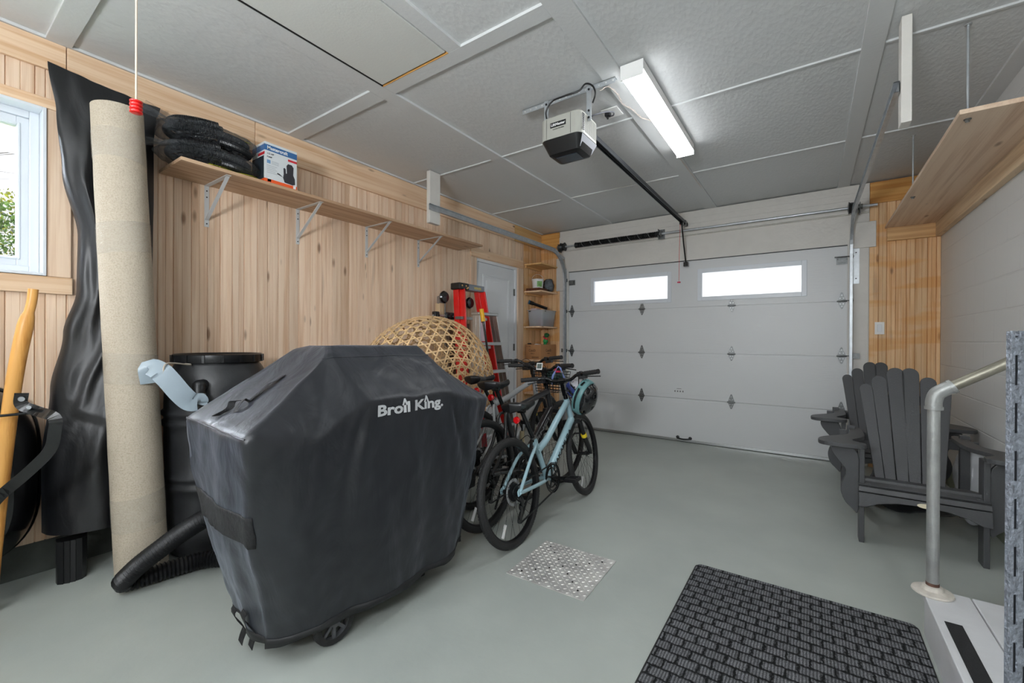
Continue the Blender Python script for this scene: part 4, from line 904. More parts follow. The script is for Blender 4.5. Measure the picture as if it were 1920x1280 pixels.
MB().lathe([(.05, -.035), (.15, -.03), (.175, 0), (.15, .03), (.05, .035)], (-2.75, -.12, .176), (0, 1, 0), 28).build('wheel', 'black_rubber', t)

# ---- barrel ----
t = thing('plastic_barrel', 'black plastic barrel with screw lid behind the covered grill', 'barrel', (-2.86, 1.10, 0)); BC = (-2.86, 1.085, 0)
pr = [(.20, 0), (.225, .01), (.235, .04)]
for z in (.10, .2, .3): pr.append((.248, z))
for z in (.385, .44): pr += [(.25, z-.02), (.262, z-.008), (.262, z+.008), (.25, z+.02)]
pr += [(.255, .56), (.256, .66)]
for z in (.73, .785): pr += [(.256, z-.02), (.268, z-.008), (.268, z+.008), (.256, z+.02)]
pr += [(.256, .84), (.253, .92), (.243, .975), (.225, 1.02), (.207, 1.05), (.203, 1.06)]
MB().lathe(pr, BC, n=56).build('body', plain('scuffed_black_plastic', srgb(40, 41, 43), .42, bump=.12, bscale=35, var=.25, vscale=14), t, ang=50)
ld = MB().lathe([(.20, 1.055), (.222, 1.058), (.224, 1.062), (.222, 1.10), (.214, 1.106), (.205, 1.106), (.198, 1.098), (.17, 1.094), (.0, 1.094)], BC, n=56, cap1=False).build('lid', 'black_plastic', t)
mb = MB()
for i in range(16):
    a = 2*PI*i/16+.1; c_ = V(BC[0]+.226*math.cos(a), BC[1]+.226*math.sin(a), 1.06); mb.bar(c_, c_+V(0, 0, .04), .012, .006, (math.cos(a), math.sin(a), 0))
mb.build('grip_rib', 'black_plastic', ld)
# elbow and flat grey hose
a = math.radians(-38); eo = V(BC[0]+.25*math.cos(a), BC[1]+.25*math.sin(a), .945)
dr = V(math.cos(a), math.sin(a), 0)
MB().tube([eo-dr*.02, eo+dr*.03, eo+dr*.045+V(0, 0, -.008), eo+dr*.052+V(0, 0, -.04)], .03, 16).sphere(eo+dr*.04, .031).build('elbow_fitting', 'black_plastic', t)
t = thing('flat_hose', 'pale grey lay-flat hose hanging from the barrel elbow', 'hose', tuple(eo+V(0, 0, -.2)))
gh = plain('pale_grey_vinyl', srgb(158, 172, 182), .35, bump=.05, bscale=20)
pe = eo+dr*.052
path = smooth_path([pe+V(0, 0, -.03), pe+V(.0, .0, -.06), pe+V(.004, -.004, -.085), V(-2.60, .885, .868), V(-2.60, .855, .87), V(-2.60, .815, .915), V(-2.61, .77, .985), V(-2.63, .735, 1.035), V(-2.675, .715, 1.045), V(-2.70, .73, .97)], 7)
mb = MB(); R = []
for i, p in enumerate(path):
    tg = (path[min(i+1, len(path)-1)]-path[max(i-1, 0)]).normalized(); k = i/len(path)
    nn = V(.93, -.32, .1) if k < .75 else V(.9, -.3, .5); nn = (nn-tg*nn.dot(tg)).normalized(); wd = tg.cross(nn); hw = lerp(.028, .047, min(1, k*3.5)); th_ = lerp(.024, .004, min(1, k*5))
    R.append([mb.v(p+wd*(hw*math.cos(q))+nn*(th_*math.sin(q))) for q in [2*PI*j/10 for j in range(10)]])
for a_, c_ in zip(R, R[1:]):
    for i in range(10): mb.f([a_[i], a_[(i+1) % 10], c_[(i+1) % 10], c_[i]], True)
mb.f(R[0]); mb.f(R[-1]); mb.build('flat_tube', gh, t)
MB().tube(smooth_path([path[-18], path[-18]+V(-.01, .02, .05), V(-2.73, .90, 1.05), V(BC[0]+.1, BC[1]-.2, 1.062)], 5), .004, 6).build('tie_string', plain('beige_string', srgb(190, 180, 165), .8), t)
# corrugated hose loop on floor
mb = MB(); corrugated(mb, smooth_path([(-2.20, .90, .42), (-2.30, .82, .36), (-2.40, .755, .285), (-2.475, .70, .215), (-2.54, .645, .148), (-2.58, .612, .098), (-2.612, .60, .062), (-2.625, .63, .047), (-2.615, .70, .047), (-2.60, .80, .047), (-2.575, .90, .047), (-2.50, .98, .047), (-2.38, 1.02, .047), (-2.24, 1.02, .05)], 10), .044, 16, .017)
tag(mb.build('corrugated_hose', mb_hose, ang=20), 'thick black corrugated hose looping out from behind the grill cover', 'hose')

# =====================================================================
#                   COVERED GRILL
# =====================================================================
M['cover'] = fabric('black_grill_cover_fabric', srgb(20, 22, 27), .41, .3, 7, .2)
t = thing('covered_grill', 'large gas grill under a fitted black cover', 'grill', (-1.75, 1.25, 0))
RNG = [
 [(-1.60, .755, .085), (-1.50, .90, .10), (-1.455, 1.08, .105), (-1.455, 1.50, .11), (-1.46, 1.58, .125), (-1.50, 1.67, .14), (-2.0, 1.70, .14), (-2.03, 1.5, .1), (-2.02, 1.1, .1), (-1.88, .765, .11)],
 [(-1.54, .695, .40), (-1.47, .86, .40), (-1.445, 1.08, .40), (-1.445, 1.51, .40), (-1.455, 1.65, .40), (-1.50, 1.745, .40), (-2.03, 1.745, .40), (-2.05, 1.5, .4), (-2.05, 1.1, .4), (-2.00, .71, .40)],
 [(-1.50, .655, .66), (-1.455, .85, .66), (-1.44, 1.078, .66), (-1.44, 1.53, .66), (-1.455, 1.70, .66), (-1.49, 1.83, .66), (-2.05, 1.83, .66), (-2.07, 1.55, .66), (-2.07, 1.08, .66), (-2.06, .675, .66)],
 [(-1.48, .63, .868), (-1.45, .851, .825), (-1.445, 1.076, .944), (-1.445, 1.543, .932), (-1.455, 1.75, .885), (-1.50, 1.925, .865), (-2.05, 1.93, .87), (-2.09, 1.60, .98), (-2.09, 1.05, .98), (-2.08, .665, .872)],
 [(-1.645, 1.005, 1.112), (-1.63, 1.015, 1.115), (-1.62, 1.03, 1.118), (-1.62, 1.556, 1.113), (-1.63, 1.572, 1.11), (-1.655, 1.582, 1.108), (-1.93, 1.60, 1.13), (-1.95, 1.56, 1.14), (-1.95, 1.06, 1.145), (-1.93, 1.035, 1.145)],
 [(-1.70, 1.045, 1.158), (-1.69, 1.05, 1.160), (-1.68, 1.06, 1.162), (-1.68, 1.54, 1.160), (-1.69, 1.55, 1.158), (-1.70, 1.555, 1.156), (-1.87, 1.565, 1.160), (-1.88, 1.54, 1.162), (-1.88, 1.08, 1.162), (-1.87, 1.07, 1.160)]]
SUBS = [3, 8, 12, 8, 14, 6, 12, 12, 12, 12]   # points along each side of the outline
SUBS = [14, 14, 26, 12, 12, 26, 16, 26, 22, 20]
def ring_pts(r):
    out = []
    for i in range(10):
        a, b = Vector(r[i]), Vector(r[(i+1) % 10])
        for k in range(SUBS[i]): out.append((a.lerp(b, k/SUBS[i]), i, k/SUBS[i]))
    return out
NL = [20, 16, 14, 20, 5]
rows = []
for j in range(5):
    A, B = ring_pts(RNG[j]), ring_pts(RNG[j+1])
    for k in range(NL[j]):
        s_ = k/NL[j]; rows.append(([a[0].lerp(b[0], s_) for a, b in zip(A, B)], j+s_))
rows.append(([a[0] for a in ring_pts(RNG[5])], 5.0))
info = [(i, k) for _, i, k in ring_pts(RNG[0])]; N_ = len(info)
# soften the creases a little, keep the outline
for it in range(2):
    new = []
    for j, (row, lv) in enumerate(rows):
        if j == 0 or j == len(rows)-1: new.append((row, lv)); continue
        new.append(([row[i]*.4+(row[i-1]+row[(i+1) % N_]+rows[j-1][0][i]+rows[j+1][0][i])*.15 for i in range(N_)], lv))
    rows = new
cen = V(-1.76, 1.28, 0)
def cover_mesh(rows_, off=0.0):
    mb = MB(); G = []
    for j, (row, lv) in enumerate(rows_):
        rr = []
        for i, p in enumerate(row):
            side, kk = info[i]; q = p.copy(); nrm = V(0, 0, 0)
            tg = row[(i+1) % N_]-row[i-1]; nrm = V(tg.y, -tg.x, 0)
            nrm = nrm.normalized() if nrm.length > 0 else V(1, 0, 0)
            if nrm.dot(p-cen) < 0: nrm = -nrm
            dn = max(0, 1-lv/3)        # 1 at hem, 0 at shoulder
            s = (p.y*1.0 if side in (0, 1, 2, 3, 4, 6, 7, 8) else p.x)
            fold = .034*dn**.6*noise.noise(V(s*6.5+lv*.12, side in (5, 9) and 3 or 0, lv*.25))+.014*dn*math.sin(s*17+1.5*noise.noise(V(s*2, lv, 3)))
            fold += .010*noise.noise(V(p.y*8, p.z*4.5, p.x*8))+.005*noise.noise(V(p.y*26, p.z*16, p.x*26))
            # tension folds radiating from the lid corners
            for cy, sg in ((1.076, -1), (1.543, 1)):
                dy, dz = (p.y-cy)*sg, .94-p.z
                if dz > 0 and side in (0, 1, 2, 3, 4) and lv < 3.1:
                    an = math.atan2(dy, dz); ds = math.hypot(dy, dz)
                    fold += .012*math.exp(-((an-.12)/.10)**2)*math.exp(-ds/.5)*min(1, ds*8)-.012*math.exp(-((an-.34)/.12)**2)*math.exp(-ds/.5)*min(1, ds*8)
            if lv > 3: fold *= .7; q += V(0, 0, 1)*.004*noise.noise(V(p.x*12, p.y*9, 2))-(V(0, 0, .012)*math.sin(PI*min(1, lv-3)) if side in (9, 4, 5) else V(0, 0, 0))
            q += nrm*(fold+off)
            if lv < .01: q.z += .006*math.sin(s*23)
            rr.append(mb.v(q))
        G.append(rr)
    for j in range(len(G)-1):
        for i in range(N_): mb.f([G[j][i], G[j][(i+1) % N_], G[j+1][(i+1) % N_], G[j+1][i]], True)
    return mb, G
mb, G = cover_mesh(rows); mb.f(G[-1], True)
GP = [[v.co.copy() for v in r] for r in G]
cov = mb.build('cover', 'cover', t, ang=75, solid=.002)
def strip(name, mat, parent, j0, j1, i0, i1, off=.003):
    """a band sewn onto the cover, following its surface"""
    mb = MB(); ids = [i % N_ for i in range(i0, i1+1)]; R = []
    for j in range(j0, j1+1):
        R.append([])
        for i in ids:
            tg = GP[j][(i+1) % N_]-GP[j][i-1]; nn = V(tg.y, -tg.x, 0).normalized()
            if nn.dot(GP[j][i]-cen) < 0: nn = -nn
            R[-1].append(mb.v(GP[j][i]+nn*off+V(0, 0, .001 if j > 60 else 0)))
    for a, b in zip(R, R[1:]):
        for k in range(len(ids)-1): mb.f([a[k], a[k+1], b[k+1], b[k]], True)
    return mb.build(name, mat, parent, ang=75, solid=.0012)
cum = [0]
for s_ in SUBS: cum.append(cum[-1]+s_)
M['mesh_fab'] = fabric('black_vent_mesh', srgb(14, 15, 18), .8, .3, 60)
strip('vent_band', 'mesh_fab', cov, 25, 32, cum[9], cum[10], .004)
strip('vent_band', 'mesh_fab', cov, 25, 32, cum[5]+1, cum[6]-1, .004)
strip('hem_band', fabric('black_hem_webbing', srgb(20, 21, 24), .6, .1), cov, 0, 2, 0, N_, .0025)
# seam piping along the shoulder and the lid
def seam(js, i0, i1, r=.0028, off=.002):
    P = []
    for i in range(i0, i1+1):
        i_ = i % N_; P.append(GP[js][i_]+(GP[js][i_]-V(cen.x, cen.y, GP[js][i_].z)).normalized()*off)
    return MB().tube(P, r, 6)
seam(70, 0, cum[5]+1).build('seam', 'cover', cov); seam(50, cum[9], cum[10]).build('seam', 'cover', cov)
# side handle strap (webbing loop with loose tabs) on the left slope
def on_slope(a, b):   # a: 0..1 across side 9 (back to front), b: 0..1 up the slope
    j = 50+int(b*19); i = cum[9]+int(a*(SUBS[9]-1)); return GP[j][i % N_]+V(-.25, -.55, .8).normalized()*.006
def ribbon(P, w, wd, up=0):
    mb = MB(); R = []
    for p in P: R.append([mb.v(p+wd*(w/2)), mb.v(p-wd*(w/2)), mb.v(p-wd*(w/2)+V(0, 0, -.002)), mb.v(p+wd*(w/2)+V(0, 0, -.002))])
    for a, b in zip(R, R[1:]):
        for i in range(4): mb.f([a[i], a[(i+1) % 4], b[(i+1) % 4], b[i]])
    mb.f(R[0]); mb.f(R[-1]); return mb
pa = [on_slope(.62, x) for x in (.74, .66, .58, .5, .42, .36, .28, .22)]; pa = [p+V(0, 0, h) for p, h in zip(pa, (0, .004, .012, .006, .0, .022, .018, .002))]
ribbon(pa, .026, V(1, 0, .2).normalized()).build('lifting_strap', 'mesh_fab', cov)
pb = [on_slope(.52, .36)+V(0, 0, .01), on_slope(.44, .30)+V(0, 0, .018), on_slope(.50, .22)+V(0, 0, .008), on_slope(.45, .15)+V(0, 0, .004)]
ribbon(smooth_path(pb, 4), .024, V(.3, 1, 0).normalized()).build('loose_tab', 'mesh_fab', cov)
for x0_, z0_ in ((-1.66, .20), (-1.74, .185)):
    mb = MB(); mb.grid(lambda u, v: V(x0_-.012*math.sin(u*9)-.03*v, .735-.018*math.sin(u*5+1)+.0*v, z0_-.145*u+.01*v), 10, 2); mb.build('hanging_strap', 'mesh_fab', cov, solid=.002)

gp = plain('pale_grey_screen_print', srgb(196, 198, 200), .5)


def covertext(s, y0, z0, size, fit, parent, mat, k=1):
    """screen print that follows the fabric surface of the front panel"""
    ob = text('lettering', s, size, (0, 0, 0), (1, 0, 0), (0, 1, 0), mat, None, bold=.035, depth=.0, fit=fit)
    me = ob.data
    if k != 1: me.transform(Matrix.Diagonal((k, 1, 1, 1)))
    bm = bmesh.new(); bm.from_mesh(me)
    from mathutils.bvhtree import BVHTree
    tri = []; vs = []; idx = {}
    for j in range(len(GP)):
        for i in range(N_): vs.append(GP[j][i])
    for j in range(len(GP)-1):
        for i in range(N_): tri.append((j*N_+i, j*N_+(i+1) % N_, (j+1)*N_+(i+1) % N_, (j+1)*N_+i))
    T = BVHTree.FromPolygons(vs, tri)
    bmesh.ops.subdivide_edges(bm, edges=[e for e in bm.edges if e.calc_length() > .02], cuts=3)
    for v in bm.verts:
        y, z = y0+v.co.x, z0+v.co.y
        h = T.ray_cast(V(-.8, y, z), V(-1, 0, 0))
        v.co = h[0]+V(.0028, 0, 0) if h[0] else V(-1.44, y, z)
    bmesh.ops.transform(bm, matrix=wm(parent).inverted(), verts=bm.verts)
    bm.to_mesh(me); bm.free(); ob.parent = parent; ob['label'] = 'pale grey printed lettering'
covertext('Broıl Kıng.', 1.113, .878, .062, .375, cov, gp)
def tw(s):
    ob = text('tmp', s, .062, (0, 0, 0), (1, 0, 0), (0, 1, 0), gp, None, bold=.035, depth=0); xs = [v.co.x for v in ob.data.vertices]; me = ob.data; bpy.data.objects.remove(ob); return max(xs)
kf = .375/(tw('Bro\u0131l K\u0131ng.')-.003)
for a_, b_ in (('Bro', 'Bro\u0131'), ('Bro\u0131l K', 'Bro\u0131l K\u0131')):
    cx_ = (tw(a_)+tw(b_))/2*kf+.003
    covertext('^', 1.113+cx_-.0155, .892, .062, .031, cov, gp)
# what shows below the hem: two wheels and the cart bottom
MB().box(-1.98, -1.66, .98, 1.50, .13, .16).build('cart_base', 'darksteel', t)
for x in (-1.53, -2.0):
    w_ = MB().lathe([(.06, -.014), (.078, -.018), (.084, -.008), (.084, .008), (.078, .018), (.06, .014)], (x, .98, .085), (1, 0, 0), 32, False, False).build('wheel', 'black_rubber', t)
    mb = MB().cyl((x-.016, .98, .085), (x+.016, .98, .085), .018, 16)
    for i in range(8): a = i*PI/4; mb.bar((x, .98, .085), (x, .98+.064*math.cos(a), .085+.064*math.sin(a)), .012, .01, (1, 0, 0))
    mb.lathe([(.062, -.012), (.066, 0), (.062, .012)], (x, .98, .085), (1, 0, 0), 32, False, False); mb.build('wheel_hub', plain('grey_hub', srgb(90, 92, 95), .4), w_)
for x in (-1.62, -1.98): MB().cyl((x, 1.52, 0), (x, 1.52, .14), .022, 12).build('caster', 'black_rubber', t)
for x in (-1.62, -1.98):
    for y in (1.0, 1.5): MB().box(x-.015, x+.015, y-.015, y+.015, .15, .80).build('cart_post', 'darksteel', t)

# =====================================================================
#                   BEHIND THE GRILL: basket, ladders, stand
# =====================================================================
t = thing('woven_basket_dome', 'big round open-weave bamboo basket behind the covered grill', 'basket', (-2.32, 2.32, .60))
bmS = bmesh.new(); bmesh.ops.create_icosphere(bmS, subdivisions=4, radius=1)
bam = plain('split_bamboo', srgb(222, 186, 138), .5, var=.16, vscale=12)
mb = MB(); done = {}
Cc, Rx, Ry, Rz = V(-2.46, 2.41, .845), .38, .64, .53
def onS(p):
    q = p.normalized(); return V(Cc.x+q.x*Rx, Cc.y+q.y*Ry, Cc.z+q.z*Rz)
rotm = Matrix.Rotation(.5, 3, V(1, .4, .2))
for fc in bmS.faces:
    mids = [(rotm @ ((e.verts[0].co+e.verts[1].co)/2)) for e in fc.edges]
    for i in range(3):
        a, b = mids[i], mids[(i+1) % 3]
        if min(a.z, b.z) < -.5: continue
        A_, B_ = onS(a*1), onS(b*1)
        nn = V((A_.x-Cc.x)/Rx**2, (A_.y-Cc.y)/Ry**2, (A_.z-Cc.z)/Rz**2).normalized(); k = .003 if i == 0 else (-.003 if i == 1 else 0)
        d_ = (B_-A_)*.04; mb.bar(A_-d_+nn*k, B_+d_+nn*k, .0105, .0028, nn)
bmS.free()
mb.build('weave', bam, t)
for zz in (-.50, -.46):
    MB().tube([Cc+V(Rx*math.sqrt(1-zz*zz)*1.01*math.cos(a), Ry*math.sqrt(1-zz*zz)*1.01*math.sin(a), Rz*zz) for a in [2*PI*i/60 for i in range(60)]], .009, 8, closed=True).build('rim_hoop', bam, t)
# added tote, unseen, put in so the basket does not float
tb = thing('added_support_tote', 'added dark support tote, unseen behind the grill under the basket', 'tote', (-2.4, 2.4, 0))
loft(MB(), [(rrect(-2.72, -2.24, 2.12, 2.72, .04), .0), (rrect(-2.75, -2.21, 2.09, 2.75, .04), .54)]).build('tub', plain('added_tote_charcoal', srgb(40, 42, 46), .5), tb)
loft(MB(), [(rrect(-2.76, -2.20, 2.08, 2.76, .04), .54), (rrect(-2.76, -2.20, 2.08, 2.76, .04), .565)]).build('lid', plain('added_tote_lid_grey', srgb(70, 74, 80), .5), tb)

# red fibreglass stepladder (folded, leaning)
t = thing('red_stepladder', 'red fibreglass stepladder with black and grey cap leaning by the side door', 'ladder', (-2.85, 3.35, 0))
redm = plain('red_fibreglass', srgb(222, 24, 18), .35, coat=.2)
def lad(y, z, dx=0): return V(-2.99+dx+(1.76-z)*.13, y, z)
for y0_, y1_ in ((3.27, 3.13), (3.60, 3.76)):
    for dx in (0, .05):
        mb = MB(); a, b = lad(y0_+dx*.6, 1.71, dx), lad(y1_, .004, dx*1.6)
        mb.bar(a, b, .012, .075 if dx else .06, (1, .2, 0)).bar(a+V(.03, .01, 0), b+V(.03, .01, 0), .03, .006, (1, .2, 0)); mb.build('rail', redm, t, bevel=.002)
cp = MB().box(-3.035, -2.905, 3.24, 3.39, 1.705, 1.775).build('cap_end', 'black_plastic', t, bevel=.012)
MB().box(-3.03, -2.91, 3.391, 3.645, 1.708, 1.772).build('top_cap', plain('grey_cap_plastic', srgb(120, 126, 134), .4), t, bevel=.006)
mb = MB()
for y, z in ((3.275, 1.745), (3.335, 1.745), (3.365, 1.73), (3.35, 1.72)): mb.cyl((-2.904, y, z), (-2.9, y, z), .009, 12)
mb.build('rivet', plain('brass_rivet', srgb(220, 180, 120), .3, .8), cp)
text('lettering', 'WERNER', .034, (-2.9095, 3.47, 1.725), (0, 1, 0), (0, 0, 1), plain('yellow_print', srgb(214, 190, 90), .5), t, bold=.02, fit=.12)
for z in (1.40, 1.10, .80, .50, .22): MB().box(lad(0, z).x-.005, lad(0, z).x+.075, 3.22, 3.66, z, z+.028).build('step', 'silver', t)
# aluminium ladder in front of it
t = thing('aluminium_stepladder', 'folded aluminium stepladder standing before the red ladder', 'ladder', (-2.72, 3.45, 0))
def la(y, z, dx=0): return V(-2.72+dx+(1.5-z)*.08, y-.08, z)
for (ya, yb) in ((3.33, 3.20), (3.60, 3.84)):
    for dx in (0, .045): MB().bar(la(ya, 1.44, dx), la(yb, .004, dx*1.3), .018, .045, (1, 0, 0)).build('rail', 'silver', t, bevel=.002)
MB().box(-2.75, -2.64, 3.23, 3.54, 1.435, 1.465).build('top_cap', 'silver', t, bevel=.008)
for z in (1.14, .86, .58, .3): MB().box(la(0, z).x, la(0, z).x+.075, 3.24-(1.44-z)*.09, 3.53+(1.44-z)*.16, z, z+.03).build('step', 'silver', t, bevel=.002)
MB().hexa([(la(0, 1.16).x+.05, 3.255, 1.18), (la(0, 1.16).x+.054, 3.255, 1.18), (la(0, 1.16).x+.054, 3.34, 1.18), (la(0, 1.16).x+.05, 3.34, 1.18), (la(0, 1.41).x+.05, 3.265, 1.42), (la(0, 1.41).x+.054, 3.265, 1.42), (la(0, 1.41).x+.054, 3.345, 1.42), (la(0, 1.41).x+.05, 3.345, 1.42)]).build('warning_label', plain('white_red_label', srgb(215, 190, 200), .4), t)
mb = MB().box(la(0, 1.38).x+.055, la(0, 1.38).x+.0565, 3.275, 3.33, 1.345, 1.40).box(la(0, 1.38).x+.062, la(0, 1.38).x+.0635, 3.26, 3.335, 1.195, 1.205)
mb.build('warning_mark', plain('maroon_mark', srgb(150, 30, 70), .4), t)
tag(MB().hexa([(-2.70, 3.24, .0), (-2.69, 3.24, .0), (-2.69, 3.44, .0), (-2.70, 3.44, .0), (-2.745, 3.27, 1.12), (-2.735, 3.27, 1.12), (-2.735, 3.36, 1.12), (-2.745, 3.36, 1.12)]).build('red_board', plain('dark_red_board', srgb(168, 20, 34), .45)), 'dark red board standing inside the aluminium ladder', 'board')
# pole with yellow hook
t = thing('hook_pole', 'black pole with yellow hook end leaning on the aluminium ladder', 'pole', (-2.47, 3.34, 0))
MB().cyl((-2.42, 3.34, .004), (-2.585, 3.215, 1.40), .011, 12).build('pole', 'black_metal', t)
MB().tube(smooth_path([(-2.582, 3.218, 1.37), (-2.592, 3.21, 1.45), (-2.595, 3.203, 1.49)], 4), .021, 12, radii=None).build('hook_grip', plain('yellow_plastic', srgb(232, 178, 30), .4), t)
# wooden stand with round black knobs and clamp bars
t = thing('clamp_stand', 'wooden clamp stand with round black knobs between basket and ladder', 'stand', (-3.02, 3.15, 0))
wd_ = wood('stand_pine', 2, srgb(206, 180, 146), srgb(170, 138, 104), .2)
for y in (3.13, 3.52):
    MB().box(-3.09, -3.03, y-.045, y+.045, 0, 1.56).build('post', wd_, t, bevel=.003)
    kb = MB().lathe([(.02, 0), (.058, .006), (.062, .02), (.05, .036), (.0, .04)], (-3.03, y, 1.62-.03*(y > 3.3)), (1, 0, 0), 28, cap1=False).build('knob', 'black_metal', t)
    MB().box(-3.07, -3.03, y-.05, y+.05, 1.55, 1.63).build('knob_bracket', plain('grey_bracket', srgb(120, 110, 104), .5), t, bevel=.01)
for z, y0_, y1_ in ((1.43, 3.02, 3.24),):
    MB().cyl((-3.02, y0_-.04, z), (-3.02, y1_+.05, z+.01), .009, 8).build('clamp_bar', 'galv', t)
    for y in (y0_, y0_+.16, y1_): MB().box(-3.045, -2.995, y-.03, y+.03, z-.03, z+.04).cyl((-2.995, y, z), (-2.975, y, z), .018, 10).build('clamp_head', 'black_plastic', t, bevel=.008)
MB().cyl((-3.02, 3.15, 1.05), (-3.02, 3.15, 1.56), .006, 8).build('spindle', 'zinc', t)
tag(MB().box(-3.1, -2.93, 3.30, 3.42, 0, 1.36, .3).build('brown_panel', wood('dark_brown_panel', 2, srgb(92, 64, 48), srgb(70, 46, 34), .1)), 'dark brown upright board behind the red ladder', 'board')
# =====================================================================
#                   BICYCLES
# =====================================================================
def bicycle(label, x0, y0, psi, phi, L, steer, R, fcol, text_s, sad=(.07, .36, .79), bb=(.425, .285), hb=(.885, .60), ht=(.845, .735), st=(.315, .56), tt=(.335, .47), barz=.93, bars=.775, text_col='black_text', gum=False, susp=True, spokes=32):
    t = thing('bicycle', label, 'bicycle', (x0, y0, 0), (0, -phi, psi), 'bicycles parked behind the covered grill')
    fm = plain('bike_paint', fcol, .28, coat=.5)
    ax = V(0, -math.cos(math.radians(71)), math.sin(math.radians(71))); o = V(0, L-.045, R); RM = Matrix.Rotation(steer, 3, ax)
    SX = lambda p: o+RM @ (Vector(p)-o)
    pt = lambda a, x=0: V(x, a[0], a[1])
    tire_m = M['black_rubber']
    def wheel(cy, xf, name):
        w = MB(xf)
        w.lathe([(R-.047, -.011), (R-.036, -.013), (R-.034, -.011), (R-.036, .0), (R-.034, .011), (R-.036, .013), (R-.047, .011), (R-.05, 0), (R-.047, -.011)], (0, cy, R), (1, 0, 0), 56, False, False)
        w.cyl((-.05, cy, R), (.05, cy, R), .013, 12).lathe([(.022, -.03), (.022, -.027), (.014, -.022), (.014, .022), (.022, .027), (.022, .03)], (0, cy, R), (1, 0, 0), 16)
        for i in range(spokes):
            a = 2*PI*i/spokes; s = 1 if i % 2 else -1; a2 = a+(.35 if (i//2) % 2 else -.35)
            w.cyl((s*.027, cy+.021*math.cos(a2), R+.021*math.sin(a2)), (0, cy+(R-.046)*math.cos(a), R+(R-.046)*math.sin(a)), .0011, 4)
        wo = w.build(name, plain('rim_black', srgb(40, 41, 43), .35, .6), t, local=True)
        w = MB(xf); w.tube([(0, cy+(R-.021)*math.cos(a), R+(R-.021)*math.sin(a)) for a in [2*PI*i/72 for i in range(72)]], .0215, 14, closed=True)
        for s in (-1, 0, 1):   # tread knobs
            for i in range(110):
                a = 2*PI*(i+(.5 if s else 0))/110; c, sn = math.cos(a), math.sin(a); rr = R-.0005-abs(s)*.006
                p = V(s*.0125, cy+rr*c, R+rr*sn); q = V(-sn*0, -sn, c); w.bar(p-q*.0042, p+q*.0042, .0075, .0035, (0, c, sn))
        w.build('tire', tire_m, wo, local=True)
        w = MB(xf); a = 2.2; w.bar((.006, cy-.3*R, R-.50*R), (.004, cy-.42*R, R-.70*R), .022, .004, (1, 0, 0))
        w.build('spoke_reflector', M['white_text'], wo, local=True)
        return wo
    rw = wheel(0, None, 'rear_wheel'); wheel(L, SX, 'front_wheel')
    # frame
    f = MB(); f.tube([pt(bb), pt(hb)], .028, 16)
    f.tube(smooth_path([pt(tt), V(0, lerp(tt[0], ht[0], .3), lerp(tt[1], ht[1], .22)), V(0, lerp(tt[0], ht[0], .65), lerp(tt[1], ht[1], .62)), pt(ht)], 5), .0225, 14)
    f.cyl(pt(bb), pt(st), .0185, 14).cyl(V(-.037, *bb), V(.037, *bb), .021, 16)
    d = (pt(ht)-pt(hb)).normalized(); f.cyl(pt(hb)-d*.02, pt(ht)+d*.025, .0215, 16)
    sj = V(0, lerp(bb[0], st[0], .9), lerp(bb[1], st[1], .9))
    for s in (-1, 1):
        f.tube(smooth_path([sj, V(s*.028, sj.y-.05, sj.z-.02), V(s*.05, .17, R+.15), V(s*.062, .0, R)], 4), .0105, 10)
        f.tube(smooth_path([V(s*.02, bb[0]-.01, bb[1]), V(s*.045, bb[0]-.12, bb[1]+.003), V(s*.058, .08, R-.008), V(s*.062, 0, R)], 4), .0115, 10)
        f.prism([(-.018, -.018), (.02, -.012), (.02, .014), (-.005, .022), (-.02, .01)], (s*.0605-.003, 0, R), (0, 1, 0), (0, 0, 1), .006)
    fr = f.build('frame', fm, t, local=True)
    # down-tube lettering on both sides
    if text_s:
        a, b = pt(bb), pt(hb); dd = (b-a).normalized(); up = V(0, -dd.z, dd.y)
        l_ = (b-a).length*.72
        for s in (1, -1):
            xx = dd*s; o_ = (a+dd*((b-a).length*.14) if s == 1 else a+dd*((b-a).length*.86))+V(s*.0283, 0, 0)-up*.0145
            text('lettering', text_s, .039, o_, xx, up, text_col, fr, bold=.01, local=True, fit=l_*.92, depth=.0012)
    # fork and front end
    k = MB(SX); crown = pt(hb)+V(0, .012, -.035); crown.z = hb[1]-.03; crown.y = hb[0]+.012
    k.cyl(V(0, crown.y, crown.z+.02), V(0, crown.y-.01, crown.z+.05), .019, 12).bar((-.07, crown.y, crown.z+.01), (.07, crown.y, crown.z+.01), .036, .03, (0, 0, 1))
    for s in (-1, 1):
        m_ = V(s*.062, lerp(crown.y, L, .42)-.01, lerp(crown.z, R, .42)); k.tube([V(s*.062, crown.y, crown.z+.012), m_], .0165, 12).tube([m_, V(s*.062, L-.005, R+.02), V(s*.06, L, R)], .0175, 12, radii=[.0205, .019, .013])
    if susp: k.tube([V(-.062, lerp(crown.y, L, .5)+.02, lerp(crown.z, R, .5)), V(-.04, lerp(crown.y, L, .5)+.045, lerp(crown.z, R, .5)+.03), V(.04, lerp(crown.y, L, .5)+.045, lerp(crown.z, R, .5)+.03), V(.062, lerp(crown.y, L, .5)+.02, lerp(crown.z, R, .5))], .008, 8)
    k.cyl((-.075, L, R), (.075, L, R), .006, 8)
    fk = k.build('fork', plain('fork_black', srgb(24, 25, 27), .3), t, local=True)
    if susp:
        k = MB(SX)
        for s in (-1, 1): p = V(s*.062, lerp(crown.y, L, .36)-.01, lerp(crown.z, R, .36)); q = V(s*.062, lerp(crown.y, L, .45)-.01, lerp(crown.z, R, .45)); k.cyl(p, q, .0225, 14)
        k.build('yellow_decal', plain('yellow_decal', srgb(226, 200, 40), .4), fk, local=True)
    # stem and bar
    k = MB(SX); top = pt(ht)+d*.02; st_top = top+d*(.05); bc = V(0, bars+.03, barz-.035)
